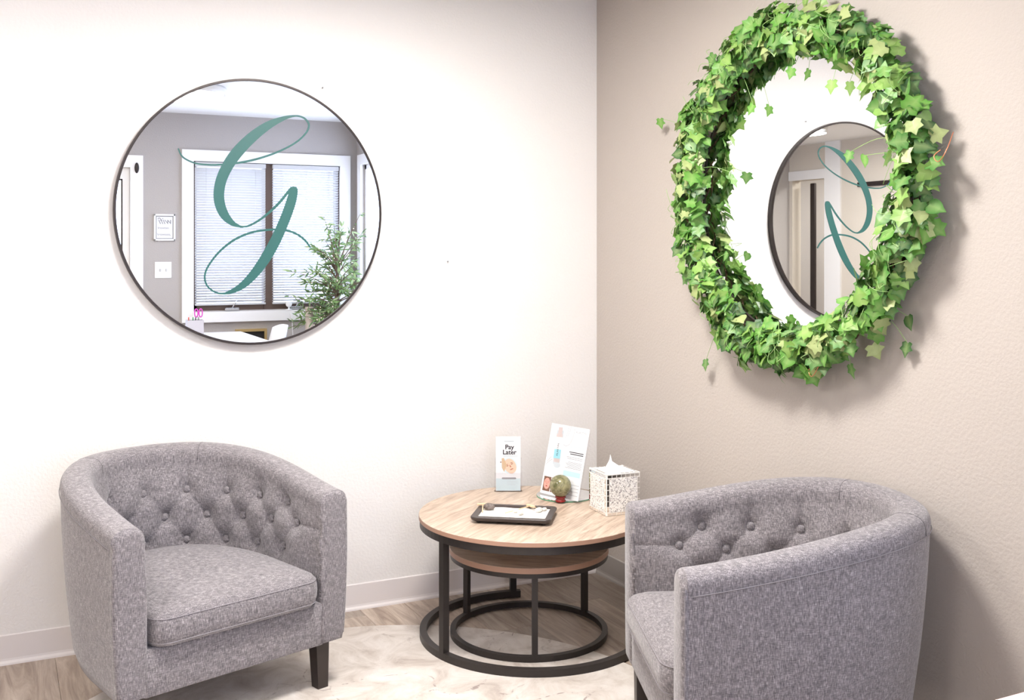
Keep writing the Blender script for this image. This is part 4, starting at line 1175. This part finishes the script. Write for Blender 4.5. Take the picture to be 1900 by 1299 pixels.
# brass framed recess low on the rear wall
x0, x1, z0, z1 = wall_rect(436, 611, 494, 640)
bx = empty('wall_box', ((x0+x1)/2, YB, z0), PI, 'brass framed box with dark opening on the wall under the window', 'wall box')
w, h = (x1-x0)/2, z1-z0
MB().box(-w, w, -0.03, 0, h-.022, h).box(-w, w, -0.03, 0, 0, .022).box(-w, -w+.022, -0.03, 0, .022, h-.022).box(w-.022, w, -0.03, 0, .022, h-.022).build('brass_frame', M['brass'], bx)
MB().box(-w+.022, w-.022, -0.008, 0, .022, h-.022).build('opening', M['hole'], bx)
# webcam-like disc on the sill with its cord, and the beige post
p = seen_in_mirror(536, 560, YB+.03)
wc = empty('sill_sensor', (p.x, YB+.028, WZ0-0.008), PI, 'small round white sensor standing on the window sill', 'sensor')
MB().lathe([(0.028, 0), (0.03, 0.004), (0.008, 0.01), (0.006, 0.03)], 24).build('foot', M['plastic_white'], wc)
MB().lathe([(0.0, -.008), (0.024, -.008), (0.027, -.004), (0.027, .006), (0.022, .009), (0.0, .009)], 28, cap=False).xform(Matrix.Translation((0, 0, .052)) @ Matrix.Rotation(PI/2, 4, 'X')).build('disc', M['plastic_white'], wc)
q0, q1 = seen_in_mirror(541, 592, YB+.055), seen_in_mirror(547, 628, YB+.03)
MB().tube(smooth_path([(0, 0, .01), (-(q0.x-p.x), -.03, -.06), (-(q0.x-p.x)-.01, -.028, -.2), (-(q1.x-p.x), -.004, -.55)], 8), 0.003, 6).build('cord', M['plastic_white'], wc)
p = seen_in_mirror(574, 600, -4.75)
o = MB().lathe([(0.0, 0), (0.034, 0), (0.034, 0.93), (0.031, 0.93), (0.031, 0.9), (0, .9)], 28, cap=False).build('cardboard_tube', M['beige_post'], None, (p.x, -4.75, 0)); tag(o, 'slim beige tube standing by the olive tree under the window', 'tube')

# ------------------------------------------------------------------ olive tree with fairy lights
tp_ = seen_in_mirror(625, 500, -4.72)
ot = empty('olive_tree', (tp_.x, -4.72, 0), 0, 'potted olive tree with fairy lights seen in the lettered mirror', 'plant')
MB().lathe([(0.0, 0), (0.13, 0), (0.15, 0.04), (0.18, 0.30), (0.185, 0.32), (0.165, 0.32), (0.16, 0.28), (0, .28)], 32, cap=False).build('pot', M['terracotta'], ot)
rn = random.Random(3); br = MB(); br.tube([(0,0,.27), (0.01,0.01,.6), (-.01,.0,.95), (0,0,1.25)], [.016,.014,.011,.006], 8)
fol = MB(); vein = []; fb = MB()
OL = [(0,0,0), (0.12,0.3,.03), (0.1,0.65,.03), (0,1,0), (-.1,.65,.03), (-.12,.3,.03), (0,.5,0)]
OF = [(0,1,6), (1,2,6), (2,3,6), (3,4,6), (4,5,6), (5,0,6)]
for k in range(95):
    z0 = rn.uniform(.72, 1.28); a = rn.uniform(0, 2*PI); L = rn.uniform(.28, .56)*(1.12 - .42*(z0-.7)); up = rn.uniform(.10, .6)
    if z0 > 1.15: up += .9; L *= .8
    P = [Vector((0, 0, z0))]
    for j in range(1, 7): t = j/6; P.append(Vector((math.cos(a)*L*t*.8, math.sin(a)*L*t*.62, z0 + L*up*t - .10*t*t)))
    if max(v.y for v in P) > 1: continue
    lim = YB + 4.72 + 0.06
    P = [Vector((min(v.x, XR - tp_.x - .08), max(v.y, lim), v.z)) for v in P]
    br.tube(P, [.006-.0008*j for j in range(7)], 5)
    for j in range(16):
        t = rn.uniform(.2, 1.0); i = min(5, int(t*6)); q = P[i].lerp(P[i+1], t*6-i)
        d = Vector((math.cos(a)+rn.gauss(0,.8), math.sin(a)+rn.gauss(0,.8), rn.gauss(.2,.7))).normalized()
        M_ = leaf_matrix(q, Vector((rn.gauss(0,.6), rn.gauss(.5,.6), 1)), d, rn.uniform(.05, .085))
        vv = [M_ @ Vector(v) for v in OL]
        if min(v.y for v in vv) < lim-.045 or max(v.x for v in vv) > XR-tp_.x-.03: continue
        fol.add(vv, OF, rn.choices((0,1,2), (5,4,3))[0]); vein += [0]*6+[.6]
    for j in range(2):
        i = rn.randrange(2, 6); fb.ball(P[i] + Vector((0,0,-.008)), .0034, 6, 4)
br.build('trunk', M['bark'], ot)
o = fol.build('foliage', OLIVE, ot); put_vein(o.data, vein); o['kind'] = 'stuff'
fb.build('fairy_lights', M['fairy'], ot)['kind'] = 'stuff'

# ------------------------------------------------------------------ the far end, seen through both mirrors
o = MB().bbox(0, 0.03, -0.22, 0.22, 0, 0.045, .003).build('wall_rail', M['frame_dark'], None, (XL, -3.93, 2.05)); tag(o, 'narrow black rail high on the beige wall seen through both mirrors', 'rail')
o = MB().bbox(-0.03, 0.0, -0.035, 0.035, 0.0, 2.14, .004).build('dark_post', M['frame_dark'], None, (XL-T-.02, -4.99, 0)); tag(o, 'tall black door edge in the hallway opening seen through both mirrors', 'door edge')
